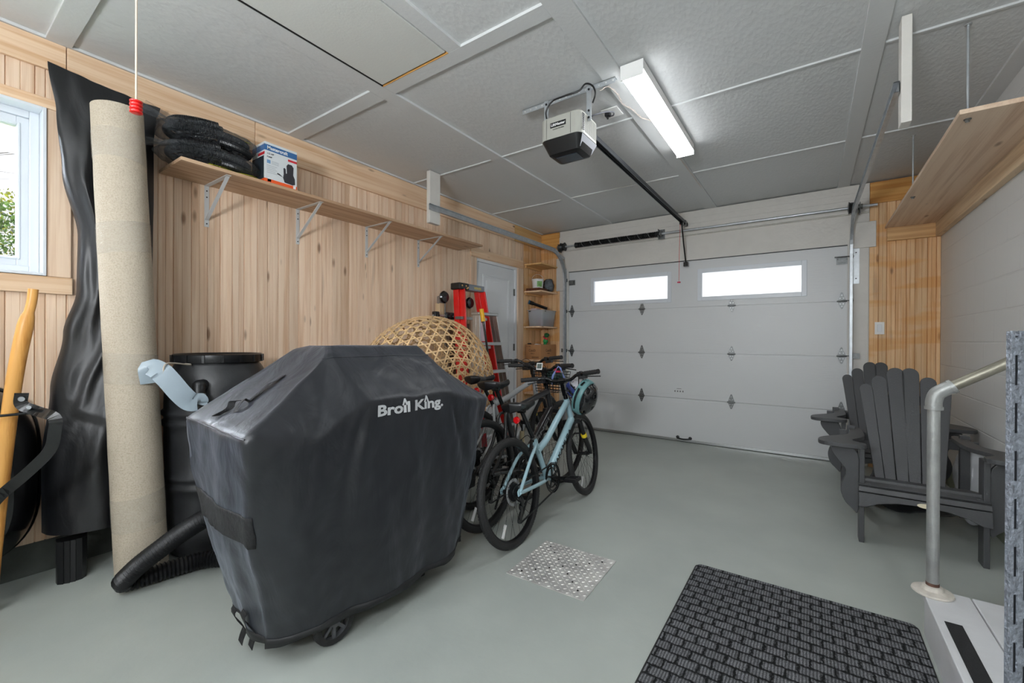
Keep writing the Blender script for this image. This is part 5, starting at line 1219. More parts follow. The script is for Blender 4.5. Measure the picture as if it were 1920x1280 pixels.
    k.cyl(top, st_top, .017, 12).bar(st_top-d*.015, bc, .03, .034, (0, 0, 1)).cyl(bc-V(.022, 0, 0), bc+V(.022, 0, 0), .022, 12)
    P = []
    for s in (-1, 1): P.append([bc, bc+V(s*.07, 0, .004), bc+V(s*.12, -.004, .03), bc+V(s*.19, -.02, .036), bc+V(s*.30, -.06, .04)])
    k.tube(smooth_path(list(reversed(P[0]))+P[1][1:], 5), .0125, 12)
    hbk = k.build('handlebar', M['black_metal'], t, local=True)
    for s in (-1, 1):
        g0, g1 = bc+V(s*.185, -.018, .036), bc+V(s*.31, -.064, .04); k = MB(SX); n_ = 12
        k.tube([g0.lerp(g1, i/n_) for i in range(n_+1)], .017, 12, radii=[.0175 if i % 2 else .016 for i in range(n_)]+[.018]); k.build('grip', M['black_rubber'], hbk, local=True, ang=25)
        k = MB(SX); b0 = bc+V(s*.145, -.008, .034)
        k.cyl(b0-V(s*.014, 0, 0), b0+V(s*.014, -.004, 0), .019, 12).tube(smooth_path([b0+V(0, .02, -.01), b0+V(s*.02, .05, -.018), b0+V(s*.07, .045, -.024), b0+V(s*.15, .018, -.03)], 4), .0065, 8, flat=.6)
        k.box(min(b0.x, b0.x+s*.05), max(b0.x, b0.x+s*.05), b0.y-.02, b0.y+.03, b0.z-.035, b0.z-.012); k.build('brake_lever', M['black_plastic'], hbk, local=True, bevel=.002)
        k = MB(SX); k.tube(smooth_path([b0+V(-s*.01, .04, -.01), b0+V(-s*.05, .12, .01), b0+V(-s*.12, .11, -.06), V(s*.02, ht[0]+.06, ht[1]-.02), V(s*.03, hb[0]+.03, hb[1]+.02)], 6), .0024, 6); k.build('brake_cable', M['cable'], hbk, local=True)
    # saddle
    s0, s1, sz = sad
    def sdl(u, v):
        a = 2*PI*v; k_ = u; w = lerp(.082, .021, min(1, k_/.55)**.8) if k_ > .08 else .082*(k_/.08)**.5
        if k_ > .93: w *= max(.05, 1-((k_-.93)/.07)**2)**.5
        y = lerp(s0, s1, k_); z = sz+.016*(math.cos((k_-.1)*5.5))*.6; zz = math.sin(a); h = .018 if zz > 0 else lerp(.046, .022, k_)
        return V(w*math.cos(a), y, z+h*zz)
    MB().grid(lambda u, v: sdl(v, u), 24, 30, closeu=True).build('saddle', plain('black_saddle_vinyl', srgb(24, 24, 26), .32), t, local=True, ang=60)
    pm = lerp(s0, s1, .45); k = MB(); sp1 = V(0, pm, sz-.035)
    k.cyl(pt(bb).lerp(pt(st), .8), sp1, .0135, 12).cyl((-.025, pm, sz-.035), (.025, pm, sz-.035), .016, 10)
    for s in (-1, 1): k.tube([(s*.022, s0+.04, sz-.024), (s*.022, pm-.02, sz-.036), (s*.022, pm+.04, sz-.036), (s*.008, s1-.03, sz-.014)], .0035, 6)
    spo = k.build('seat_post', M['black_metal'], t, local=True)
    MB().lathe([(.02, 0), (.0235, .003), (.0235, .012)], pt(st)-(pt(bb)-pt(st)).normalized()*.0, (pt(st)-pt(bb)).normalized(), 16).build('seat_clamp', M['zinc'], t, local=True)
    MB().lathe([(.012, 0), (.022, .004), (.022, .016), (.016, .022)], (0, pm-.055, sz-.085), (0, -1, 0), 18).build('rear_reflector', plain('red_reflector', srgb(206, 20, 26), .15, coat=1), spo, local=True)
    # drivetrain
    B = pt(bb)
    k = MB(); k.lathe([(.078, .045), (.086, .046), (.086, .048), (.078, .049)], (0, B.y, B.z), (1, 0, 0), 40, False, False).lathe([(.058, .038), (.066, .039), (.066, .041), (.058, .042)], (0, B.y, B.z), (1, 0, 0), 40, False, False)
    for i in range(40): a = 2*PI*i/40; k.bar(B+V(.0475, .084*math.cos(a), .084*math.sin(a)), B+V(.0475, .0905*math.cos(a), .0905*math.sin(a)), .004, .002, (1, 0, 0))
    for i in range(5): a = 2*PI*i/5+.3; k.bar(B+V(.044, 0, 0), B+V(.044, .08*math.cos(a), .08*math.sin(a)), .013, .006, (1, 0, 0))
    k.lathe([(.094, .053), (.097, .052), (.097, .046), (.094, .045)], (0, B.y, B.z), (1, 0, 0), 40, False, False)
    ca = math.radians(-18); cv = V(0, math.cos(ca), math.sin(ca))
    k.bar(B+V(.06, 0, 0), B+V(.07, 0, 0)+cv*.16, .022, .013, (1, 0, 0)).bar(B-V(.06, 0, 0), B-V(.07, 0, 0)-cv*.16, .022, .013, (1, 0, 0)).cyl(B-V(.07, 0, 0), B+V(.07, 0, 0), .010, 10)
    ck = k.build('crankset', M['black_metal'], t, local=True)
    for s in (1, -1):
        c = B+V(s*.115, 0, 0)+cv*.16*s; k = MB().box(c.x-.042, c.x+.042, c.y-.046, c.y-.03, c.z-.012, c.z+.012).box(c.x-.042, c.x+.042, c.y+.03, c.y+.046, c.z-.012, c.z+.012).box(c.x-.042, c.x-.034, c.y-.03, c.y+.03, c.z-.012, c.z+.012).box(c.x+.034, c.x+.042, c.y-.03, c.y+.03, c.z-.012, c.z+.012).cyl(c-V(.042, 0, 0), c+V(.042, 0, 0), .013, 10)
        pd = k.build('pedal', M['black_plastic'], ck, local=True, bevel=.002)
    k = MB()
    for i in range(7): rr = .052-.0055*i; k.lathe([(rr-.01, .020+.0042*i), (rr, .0205+.0042*i), (rr, .0222+.0042*i), (rr-.01, .0226+.0042*i)], (0, 0, R), (1, 0, 0), 28)
    k.build('cassette', M['darksteel'], t, local=True)
    MB().lathe([(.060, .017), (.076, .018), (.0765, .019), (.06, .0192)], (0, 0, R), (1, 0, 0), 40, False, False).build('spoke_guard', plain('silver_disc', srgb(170, 172, 174), .35, .4), t, local=True)
    # derailleur and chain
    j1, j2 = V(.04, .03, R-.09), V(.042, -.0, R-.155)
    k = MB().tube([V(.06, 0, R-.02), V(.066, .012, R-.05), V(.052, .028, R-.08)], .012, 8).bar(j1+V(.006, 0, 0), j2+V(.006, 0, 0), .022, .004, (1, 0, 0)).lathe([(.021, -.003), (.021, .003)], j1, (1, 0, 0), 18).lathe([(.021, -.003), (.021, .003)], j2, (1, 0, 0), 18)
    k.build('rear_derailleur', M['black_metal'], t, local=True)
    ch = [V(.047, B.y, B.z+.086), V(.04, .0, R+.034)]; ch2 = [V(.047, B.y-.01, B.z-.086), j2+V(0, .01, -.02)]
    arc = [V(.047, B.y+.086*math.sin(a), B.z+.086*math.cos(a)) for a in [PI*i/14 for i in range(15)]]
    arc2 = [V(.04, -.034*math.sin(a), R+.034*math.cos(a)) for a in [PI*.8*i/8 for i in range(9)]]
    full = arc+[ch2[1], j2+V(0, -.019, -.008), j2+V(0, -.012, .016), j1+V(0, .02, 0), j1+V(0, .008, .02)]+list(reversed(arc2)); pts = []
    for a, b in zip(full, full[1:]+full[:1]):
        n_ = max(1, int((b-a).length/.0127)); pts += [a.lerp(b, i/n_) for i in range(n_)]
    k = MB()
    for i in range(len(pts)): a, b = pts[i], pts[(i+1) % len(pts)]; k.bar(a, b, .0095 if i % 2 else .0065, .0045 if i % 2 else .007, (1, 0, 0))
    k.build('chain', M['darksteel'], t, local=True)
    # kickstand and rim brake
    k = MB().tube([V(-.05, bb[0]-.06, bb[1]), V(-.09, bb[0]-.09, bb[1]-.08), V(-.07-.30*math.sin(phi) - .05, bb[0]-.14, .012)], .008, 8); k.build('kickstand', M['black_metal'], t, local=True)
    k = MB()
    for s in (-1, 1): k.bar(V(s*.034, .20 if L < 1.06 else .22, R+.19), V(s*.04, .225, R+.26), .012, .014)
    k.tube(smooth_path([V(.04, .225, R+.26), V(0, .24, R+.285), V(-.04, .225, R+.26)], 4), .0025, 6).build('rim_brake', M['black_plastic'], t, local=True)
    return t, SX, bc
bk1, SX1, bc1 = bicycle('light blue bicycle at the front of the row with black lettering on its frame', -1.39, 2.046, .03, .126, 1.037, .08, .309, srgb(158, 190, 200), 'NAKAMURA')
bk2, SX2, bc2 = bicycle('black bicycle standing between the light blue bicycle and the silver one', -1.665, 2.12, .03, .075, 1.09, -.12, .343, srgb(36, 36, 38), 'DEVINCI', sad=(.06, .34, .90), bb=(.43, .29), hb=(.93, .64), ht=(.895, .78), st=(.27, .74), tt=(.285, .70), barz=.99, bars=.82, text_col=plain('grey_decal', srgb(130, 132, 134), .4), susp=False, spokes=28)
bk3, SX3, bc3 = bicycle('silver grey bicycle farthest from the viewer beside the ladder', -1.945, 2.36, .04, .05, 1.10, .10, .347, srgb(168, 170, 172), '', sad=(-.02, .27, .91), bb=(.43, .29), hb=(.92, .68), ht=(.885, .84), st=(.24, .74), tt=(.25, .70), barz=1.02, bars=.83, susp=True, spokes=28)
# helmets
def helmet(name, label, c, rot, cols, s=1.0):
    t = thing(name, label, 'helmet', c, rot)
    def sh(k, lo=0, hi=1):
        mb = MB(); nu, nv = 32, 16
        G = [[V(.098*s*k*math.sin(PI*.58*j/nv)*math.cos(2*PI*i/nu), .132*s*k*math.sin(PI*.58*j/nv)*math.sin(2*PI*i/nu), .095*s*k*math.cos(PI*.58*j/nv)) for i in range(nu)] for j in range(nv+1)]
        VS = [[mb.v(p) for p in r] for r in G]
        for j in range(nv):
            if not (lo*nv <= j < hi*nv): continue
            for i in range(nu):
                a = G[j][i]; col = int((a.x/(.098*s*k)+1)*4.5)
                hole = (col % 2 == 0) and (j % 6 in (1, 2, 3)) and 1 < j < nv-1 and k >= 1
                if not hole: mb.f([VS[j][i], VS[j+1][i], VS[j+1][(i+1) % nu], VS[j][(i+1) % nu]], True)
        for v in [v for v in mb.bm.verts if not v.link_faces]: mb.bm.verts.remove(v)
        return mb
    sh(1, 0, .62).build('shell', plain('helmet_shell', cols[0], .18, coat=.8), t, local=True, solid=.012*s, ang=60)
    sh(1.0, .62, 1).build('lower_shell', plain('helmet_band', cols[1], .3), t, local=True, solid=.012*s, ang=60)
    sh(.9).build('liner', plain('helmet_liner', srgb(26, 27, 29), .8), t, local=True, ang=60)
    mb = MB()
    for sg in (-1, 1): mb.tube(smooth_path([(sg*.085*s, .05*s, -.02*s), (sg*.08*s, .01, -.09*s), (sg*.02, .0, -.13*s)], 5), .007, 6, flat=.25).tube(smooth_path([(sg*.085*s, -.06*s, -.02*s), (sg*.08*s, .0, -.09*s)], 5), .007, 6, flat=.25)
    mb.build('chin_strap', plain('black_webbing', srgb(20, 20, 22), .8), t, local=True)
    return t
M1 = wm(bk1)
gr = M1 @ SX1(bc1+V(.16, -.01, .03))
hp = V(gr.x+.005, gr.y+.03, gr.z-.165)
hm = helmet('bicycle_helmet', 'black and teal bicycle helmet hanging from the light blue handlebar', tuple(hp), tuple(Matrix((_u.cross((_R*.62-_F0*.62-_U0*.30).normalized()).normalized(), (_R*.62-_F0*.62-_U0*.30).normalized().cross(_u.cross((_R*.62-_F0*.62-_U0*.30).normalized()).normalized()), (_R*.62-_F0*.62-_U0*.30).normalized())).transposed().to_euler()), (srgb(22, 23, 26), srgb(96, 138, 140)), 1.0)
MB().tube(smooth_path([hp+V(-.03, -.02, .05), gr+V(-.02, .0, -.03), gr+V(-.018, .0, .018), gr+V(.012, .0, .018), gr+V(.012, .01, -.04), hp+V(.03, .03, .06)], 6), .008, 6, flat=.3).build('hanging_strap', plain('black_webbing', srgb(18, 18, 20), .8), hm)
gl = M1 @ SX1(bc1+V(-.16, -.01, .03)); hp2 = V(gl.x+.17, gl.y+.26, gl.z-.12)
h2 = helmet('bicycle_helmet', 'white and blue bicycle helmet tucked behind the light blue handlebar', tuple(hp2), (math.radians(30), math.radians(15), math.radians(70)), (srgb(190, 192, 200), srgb(60, 80, 160)), .9)
# things on the rear bars: wire basket, phone mount, ribbon, bottle bag
M2 = wm(bk2); bb2 = M2 @ SX2(bc2)
t = thing('wire_basket', 'black wire basket on the handlebar of the black bicycle', 'basket', tuple(bb2+V(0, .10, -.12)))
mb = MB(); w_, d_, h_ = .13, .09, .16; c = bb2+V(0, .13, -.02)
for k in range(8):
    z = c.z-k*h_/7; q = 1-.03*k; mb.tube([(c.x-w_*q, c.y-d_*q, z), (c.x+w_*q, c.y-d_*q, z), (c.x+w_*q, c.y+d_*q, z), (c.x-w_*q, c.y+d_*q, z)], .0025, 5, closed=True)
for i in range(9):
    x = c.x-w_+2*w_*i/8
    for y in (-d_, d_): mb.cyl((x, c.y+y, c.z), (lerp(c.x, x, .8), c.y+y*.8, c.z-h_), .002, 5)
    mb.cyl((lerp(c.x, x, .8), c.y-d_*.8, c.z-h_), (lerp(c.x, x, .8), c.y+d_*.8, c.z-h_), .002, 5)
mb.tube([c+V(-.03, -d_, -.01), bb2+V(-.03, 0, 0)], .004, 6).tube([c+V(.03, -d_, -.01), bb2+V(.03, 0, 0)], .004, 6)
mb.build('wire_body', M['black_metal'], t)
tag(blob(MB(), tuple(c+V(.02, 0, -.05)), .09, .07, .055, .014, 20, 6, 30, 18, 1).build('dark_pouch', plain('dark_green_pouch', srgb(26, 58, 54), .6, var=.4, vscale=25)), 'dark green pouch in the black wire basket', 'pouch')
tag(MB().lathe([(.02, 0), (.026, .006), (.026, .03), (.012, .04)], tuple(c+V(.06, -.01, -.005)), n=16).build('bike_bell', plain('pink_bell', srgb(214, 40, 80), .3)), 'small pink bell on the black wire basket', 'bell')
t = thing('phone_mount', 'small square display clipped to the black bicycle handlebar', 'display', tuple(bb2+V(-.02, -.03, .03)))
MB().box(-.024, .024, -.004, .004, -.03, .03).build('case', 'white_plastic', t, local=True, bevel=.003); MB().box(-.018, .018, -.0048, -.0042, -.022, .022).build('screen', plain('grey_screen', srgb(92, 100, 96), .2), t, local=True)
t.rotation_euler = (math.radians(-30), 0, math.radians(20))
g3 = M2 @ SX2(bc2+V(.17, -.015, .03))
rb = MB()
for s in (-1, 1):
    P = smooth_path([g3+V(0, 0, .012), g3+V(s*.02, -.02, -.02), g3+V(s*.05, -.03, -.08), g3+V(s*.06, -.02, -.15)], 5); R_ = []
    for i, p in enumerate(P): wv_ = V(math.cos(i*.3)*.012, .006, math.sin(i*.3)*.006); R_.append([rb.v(p+wv_), rb.v(p-wv_), rb.v(p-wv_+V(0, .001, 0)), rb.v(p+wv_+V(0, .001, 0))])
    for a, b in zip(R_, R_[1:]):
        for i in range(4): rb.f([a[i], a[(i+1) % 4], b[(i+1) % 4], b[i]])
    rb.f(R_[0]); rb.f(R_[-1])
tag(rb.build('handlebar_ribbon', plain('periwinkle_ribbon', srgb(122, 140, 200), .5)), 'pale blue ribbon tied on the black bicycle handlebar', 'ribbon')
t = thing('floor_pump', 'tall beige floor pump standing between the black and silver bicycles', 'pump', (-1.80, 2.72, 0))
MB().cyl((-1.80, 2.72, .03), (-1.80, 2.72, .50), .018, 14).build('barrel', plain('beige_metal', srgb(196, 180, 146), .35, .3), t)
MB().cyl((-1.80, 2.72, .50), (-1.80, 2.72, .56), .006, 8).bar((-1.87, 2.72, .57), (-1.73, 2.72, .57), .03, .025).box(-1.88, -1.72, 2.68, 2.76, 0, .03).build('handle_and_foot', 'black_plastic', t)
MB().tube(smooth_path([(-1.80, 2.70, .06), (-1.77, 2.62, .12), (-1.78, 2.6, .4), (-1.8, 2.66, .58), (-1.80, 2.72, .52)], 6), .006, 6).build('air_hose', 'cable', t)

# =====================================================================
#                   CHAIRS
# =====================================================================
ch_m = plain('charcoal_recycled_plastic', srgb(70, 71, 73), .42, bump=.15, bscale=220)
def arm_poly(s):
    """paddle seen from above: s=-1 left, 1 right; x outward"""
    P = [(.045, -.085), (.18, -.08), (.235, -.04), (.225, .07), (.16, .16), (.075, .25), (.055, .36), (.05, .60), (-.02, .60), (-.02, .30), (-.005, .20), (.055, .10), (.06, .05), (.03, .02), (.0, .0), (.0, -.06)]
    return [(s*x, y) for x, y in (P if s == 1 else list(reversed(P)))]
def round_poly(P, it=2):
    P = [Vector((p[0], p[1])) for p in P]
    for _ in range(it):
        Q = []
        for i in range(len(P)): a, b = P[i], P[(i+1) % len(P)]; Q += [a.lerp(b, .25), a.lerp(b, .75)]
        P = Q
    return [(p.x, p.y) for p in P]
def adirondack(label, loc, rz):
    t = thing('adirondack_chair', label, 'chair', loc, rz, 'adirondack chairs by the block wall'); B = .003
    hw = .268
    for s in (-1, 1):
        MB().box(min(s*(hw-.025), s*hw), max(s*(hw-.025), s*hw), 0, .09, 0, .565).build('leg', ch_m, t, local=True, bevel=B)
        MB().prism([(0, .27), (0, .36), (.30, .30), (.62, .17), (.86, .04), (.90, 0), (.80, 0), (.58, .075), (.3, .19)], (s*(hw-.028)-(.025 if s > 0 else 0), .0, 0), (0, 1, 0), (0, 0, 1), .025).build('side_rail', ch_m, t, local=True, bevel=B)
        x0 = s*(hw-.03)
        MB().prism([(x0+p[0], p[1]) for p in round_poly(arm_poly(s), 2)], (0, 0, .567), (1, 0, 0), (0, 1, 0), .024).build('arm', ch_m, t, local=True, bevel=B)
        br = round_poly([(0, .565), (.135, .565), (.135, .52), (.10, .47), (.065, .43), (.06, .385), (.082, .34), (.088, .285), (.07, .225), (.03, .185), (0, .15), (0, .36)], 2)
        br = [(s*x, z) for x, z in br]
        if s < 0: br = list(reversed(br))
        MB().prism([(s*hw+p[0], p[1]) for p in br], (0, .035, 0), (1, 0, 0), (0, 0, 1), .022).build('arm_bracket', ch_m, t, local=True, bevel=B)
    # seat slats following the rails, the first two wrapped over the rounded front
    for y, z, hh, tl in ((.012, .350, .034, .55), (-.010, .321, .030, 1.15)):
        MB().bar((-hw-.004, y, z), (hw+.004, y, z), hh, .018, (0, -math.sin(tl), math.cos(tl))).build('seat_slat', ch_m, t, local=True, bevel=B)
    for i in range(6):
        y = .055+i*.062; zz = .362+(.304-.362)*(y/.30) if y < .3 else .304-(y-.30)*.4
        a = math.atan2(-.058, .30); mb = MB(); mb.bar((-hw-.003, y, zz+.012), (hw+.003, y, zz+.012), .052, .022, (0, -math.sin(a), math.cos(a))); mb.build('seat_slat', ch_m, t, local=True, bevel=B)
    P = [(-hw-.004, .0), (-hw-.004, -.082), (-hw+.03, -.080), (-.18, -.052), (-.10, -.034), (0, -.028), (.10, -.034), (.18, -.052), (hw-.03, -.080), (hw+.004, -.082), (hw+.004, 0)]
    MB().prism(P, (0, -.002, .302), (1, 0, 0), (0, .12, 1), .022).build('apron', ch_m, t, local=True, bevel=B)
    bd = MB().prism([(.034*math.cos(2*PI*i/28), .0125*math.sin(2*PI*i/28)) for i in range(28)], (.015, -.0265, .283), (1, 0, 0), (0, .12, 1), .002).build('maker_badge', plain('cream_badge', srgb(214, 204, 178), .4), t, local=True)
    # fan back of six slats
    base = V(0, .335, .235); lean = V(0, .36, .93).normalized()
    for sg in (-1, 1):
        for xb, xt, w0, w1, top in ((.028, .047, .052, .090, 1.008), (.083, .135, .050, .080, .952), (.132, .207, .044, .070, .895)):
            A_, B_ = base+V(sg*xb, 0, 0), V(sg*(xt-.01), base.y+(top-.235)*lean.y/lean.z, top); d = (B_-A_).normalized(); Ls = (B_-A_).length; rr_ = w1/2
            side = V(1, 0, 0); side = (side-d*side.dot(d)).normalized(); poly = [(-w0/2, 0), (w0/2, 0), (w1/2, Ls-rr_)]
            for q in range(1, 10): g = PI*q/10; poly.append((w1/2*math.cos(g), Ls-rr_+rr_*math.sin(g)))
            poly.append((-w1/2, Ls-rr_))
            MB().prism(poly, A_, side, d, .02).build('back_slat', ch_m, t, local=True, bevel=B)
    # cross pieces behind the back
    for z, y, w in ((.545, .515, .34), (.80, .605, .17), (.245, .40, .235)):
        MB().box(-w+.0, w, y, y+.024, z-.03, z+.03).build('back_rail', ch_m, t, local=True, bevel=B)
    for s in (-1, 1): MB().box(min(s*.255, s*.30), max(s*.255, s*.30), .50, .54, .10, .61).build('rear_post', ch_m, t, local=True, bevel=B)
    return t
adirondack('charcoal slatted garden armchair nearest the viewer by the block wall', (.508, 3.275, 0), 0)
adirondack('charcoal slatted garden armchair behind the nearest one, by the garage door', (.47, 4.24, 0), .02)
# plastic wrapped cushion and dark bag between the chairs
t = tag(blob(MB(), (.862, 4.02, .27), .07, .14, .27, .03, 7, 9, 40, 30, .9).build('wrapped_cushion', plain('white_crinkled_plastic', srgb(206, 208, 212), .25, bump=.8, bscale=9)), 'white plastic wrapped cushion behind the right chair arm', 'cushion')
t = tag(blob(MB(), (.52, 4.06, .16), .17, .12, .165, .02, 8, 5, 40, 24, .8).build('dark_bag', 'bagcloth'), 'dark cloth bag on the floor between the two garden chairs', 'bag')

# =====================================================================
#                   FLOOR ITEMS
# =====================================================================
# rubber-backed mat with woven-brick pattern
m, n, l, b = newmat('charcoal_ribbed_carpet'); tc = n.new('ShaderNodeTexCoord')
mp = n.new('ShaderNodeMapping'); mp.inputs['Rotation'].default_value = (0, 0, 0); l.new(tc.outputs['Object'], mp.inputs['Vector'])
br = n.new('ShaderNodeTexBrick'); br.inputs['Scale'].default_value = 1; br.inputs['Brick Width'].default_value = .074; br.inputs['Row Height'].default_value = .052; br.inputs['Mortar Size'].default_value = .010; br.inputs['Mortar Smooth'].default_value = 1
br.inputs['Color1'].default_value = (1, 1, 1, 1); br.inputs['Color2'].default_value = (.8, .8, .8, 1); br.inputs['Mortar'].default_value = (0, 0, 0, 1)
dn = n.new('ShaderNodeTexNoise'); dn.inputs['Scale'].default_value = 60; l.new(mp.outputs[0], dn.inputs['Vector'])
dv = n.new('ShaderNodeVectorMath'); dv.operation = 'MULTIPLY_ADD'; dv.inputs[1].default_value = (.018, .018, 0); l.new(dn.outputs['Color'], dv.inputs[0]); l.new(mp.outputs[0], dv.inputs[2]); l.new(dv.outputs[0], br.inputs['Vector'])
wv = n.new('ShaderNodeTexWave'); wv.bands_direction = 'X'; wv.inputs['Scale'].default_value = 30; wv.inputs['Distortion'].default_value = 1.2; l.new(tc.outputs['Object'], wv.inputs['Vector'])
ns = n.new('ShaderNodeTexNoise'); ns.inputs['Scale'].default_value = 520; ns.inputs['Detail'].default_value = 2; l.new(tc.outputs['Object'], ns.inputs['Vector'])
a1 = n.new('ShaderNodeMath'); a1.operation = 'MULTIPLY'; l.new(br.outputs['Color'], a1.inputs[0])
wr = n.new('ShaderNodeMapRange'); wr.inputs['To Min'].default_value = .35; l.new(wv.outputs['Fac'], wr.inputs['Value']); l.new(wr.outputs[0], a1.inputs[1])
nr = n.new('ShaderNodeMapRange'); nr.inputs['From Min'].default_value = .35; nr.inputs['From Max'].default_value = .68; l.new(ns.outputs['Fac'], nr.inputs['Value'])
a2 = n.new('ShaderNodeMath'); a2.operation = 'MULTIPLY'; l.new(a1.outputs[0], a2.inputs[0]); l.new(nr.outputs[0], a2.inputs[1])
r = n.new('ShaderNodeValToRGB'); r.color_ramp.elements[0].color = srgb(22, 23, 24); r.color_ramp.elements[1].color = srgb(165, 167, 172); r.color_ramp.elements[0].position = .02; r.color_ramp.elements[1].position = .8
l.new(a2.outputs[0], r.inputs['Fac']); l.new(r.outputs['Color'], b.inputs['Base Color']); b.inputs['Roughness'].default_value = .9; b.inputs['Specular IOR Level'].default_value = .2
bu = n.new('ShaderNodeBump'); bu.inputs['Strength'].default_value = .8; bu.inputs['Distance'].default_value = .006; l.new(a1.outputs[0], bu.inputs['Height']); l.new(bu.outputs['Normal'], b.inputs['Normal'])
P = rrect(-.492, .372, 1.05, 2.438, .03, 6)
mt = thing('floor_mat', 'charcoal ribbed entrance mat at the foot of the steps', 'mat', (-.06, 1.74, 0))
loft(MB(), [(rrect(-.49, .370, 1.06, 2.436, .028, 6), .004), (rrect(-.488, .368, 1.062, 2.434, .028, 6), .010)], smooth=False).build('pile', m, mt)
loft(MB(), [(rrect(-.496, .373, 1.05, 2.44, .03, 6), 0), (rrect(-.496, .373, 1.05, 2.44, .03, 6), .004)], smooth=False).build('rubber_backing', 'black_rubber', mt)
# checker plate
m, n, l, b = newmat('checker_plate'); b.inputs['Metallic'].default_value = .45; b.inputs['Roughness'].default_value = .33; tc = n.new('ShaderNodeTexCoord')
t_ = n.new('ShaderNodeTexNoise'); t_.inputs['Scale'].default_value = 9; t_.inputs['Detail'].default_value = 6; l.new(tc.outputs['Object'], t_.inputs['Vector'])
r = n.new('ShaderNodeValToRGB'); r.color_ramp.elements[0].position = .3; r.color_ramp.elements[0].color = srgb(184, 182, 180); r.color_ramp.elements[1].position = .6; r.color_ramp.elements[1].color = srgb(226, 224, 220)
l.new(t_.outputs['Fac'], r.inputs['Fac']); l.new(r.outputs['Color'], b.inputs['Base Color']); M['plate'] = m
t = thing('checker_plate', 'square aluminium tread plate lying on the floor beside the bicycles', 'plate', (-1.062, 1.997, 0), math.radians(1.5))
MB().box(-.213, .213, -.213, .213, 0.001, .005).build('sheet', 'plate', t, local=True, bevel=.0008)
mb = MB()
for i in range(17):
    for j in range(17):
        x, y = -.200+i*.025, -.200+j*.025; a = PI/4 if (i+j) % 2 else -PI/4; dx, dy = .0105*math.cos(a), .0085*math.sin(a)
        mb.hexa([(x-dx, y-dy, .0049), (x+dy*.28, y-dx*.28, .0049), (x+dx, y+dy, .0049), (x-dy*.28, y+dx*.28, .0049), (x-dx*.7, y-dy*.7, .0068), (x+dy*.12, y-dx*.12, .0072), (x+dx*.7, y+dy*.7, .0068), (x-dy*.12, y+dx*.12, .0072)])
mb.build('raised_lugs', 'plate', t, local=True)
mb = MB()
for i in range(-3, 4): mb.cyl((i*.052, i*.052, .004), (i*.052, i*.052, .0076), .0052, 14); mb.cyl((i*.052+.001, -i*.052, .004), (i*.052+.001, -i*.052, .0076), .0052, 14) if i else None
mb.build('drilled_holes', plain('dark_hole', srgb(30, 30, 30), .8), t, local=True)
# steps
stp = thing('wooden_steps', 'white painted wooden steps climbing to the right with black grip strip', 'steps', (.66, 1.6, 0)); sw = plain('worn_white_deck_paint', srgb(205, 206, 208), .5, bump=.15, bscale=30, var=.06, vscale=5)
Y0, Y1 = .95, 2.405
for i in range(4):
    x = .385+i*.27; z = .19*(i+1)
    MB().box(x-.012, x+.132, Y0, Y1, z-.032, z, .5).build('tread_board', sw, stp, bevel=.004)
    MB().box(x+.136, x+.272, Y0, Y1, z-.032, z, .5).build('tread_board', sw, stp, bevel=.004)
    MB().box(x, x+.025, Y0+.01, Y1-.005, z-.19 if i else 0, z-.0325, .5).build('riser', sw, stp, bevel=.002)
    MB().box(x+.012, x+.058, 1.45, 2.147, z+.0002, z+.002).build('grip_strip', plain('black_grit_tape', srgb(34, 35, 37), .9, bump=.8, bscale=500), stp)
for y in (Y0+.01, Y1-.03):
    MB().prism([(.41, 0), (.41, .157), (.68, .157), (.68, .347), (.95, .347), (.95, .537), (1.22, .537), (1.22, .727), (1.49, .727), (1.49, 0)], (0, y+.022, 0), (1, 0, 0), (0, 0, 1), .022).build('side_board', sw, stp)
# pipe handrail
rl = thing('pipe_handrail', 'galvanised pipe handrail rising from the white step', 'handrail', (.403, 2.365, .19))
pg = plain('weathered_galvanised_pipe', srgb(158, 160, 158), .48, .55, bump=.25, bscale=40, var=.18, vscale=12)
MB().cyl((.403, 2.365, .20), (.403, 2.365, .935), .0195, 24).build('post', pg, rl)
MB().lathe([(.062, 0), (.064, .003), (.062, .009), (.034, .014), (.030, .028), (.026, .03)], (.403, 2.365, .1903), n=32).build('floor_flange', plain('paint_flecked_flange', srgb(200, 194, 184), .6, var=.15, vscale=40), rl)
MB().cyl((.403, 2.365, .219), (.403, 2.365, .232), .0205, 20).build('rust_ring', plain('rusty_thread', srgb(88, 62, 52), .8, var=.3, vscale=60), rl)
el = smooth_path([(.403, 2.365, .925), (.403, 2.365, .955), (.412, 2.365, .985), (.432, 2.363, 1.003), (.455, 2.36, 1.018)], 4)
MB().tube(el, .026, 20).lathe([(.0285, 0), (.0285, .012)], (.403, 2.365, .922), n=24).lathe([(.0285, 0), (.0285, .012)], (.449, 2.361, 1.014), (.83, -.04, .56), 24).build('elbow', pg, rl)
MB().cyl((.452, 2.36, 1.016), (1.45, 2.32, 1.69), .0195, 24).build('rail', plain('tarnished_pipe', srgb(150, 146, 132), .4, .7, bump=.1, bscale=50, var=.25, vscale=9), rl)
MB().cyl((1.45, 2.32, 1.69), (1.45, 2.32, .76), .0195, 20).build('post', pg, rl)
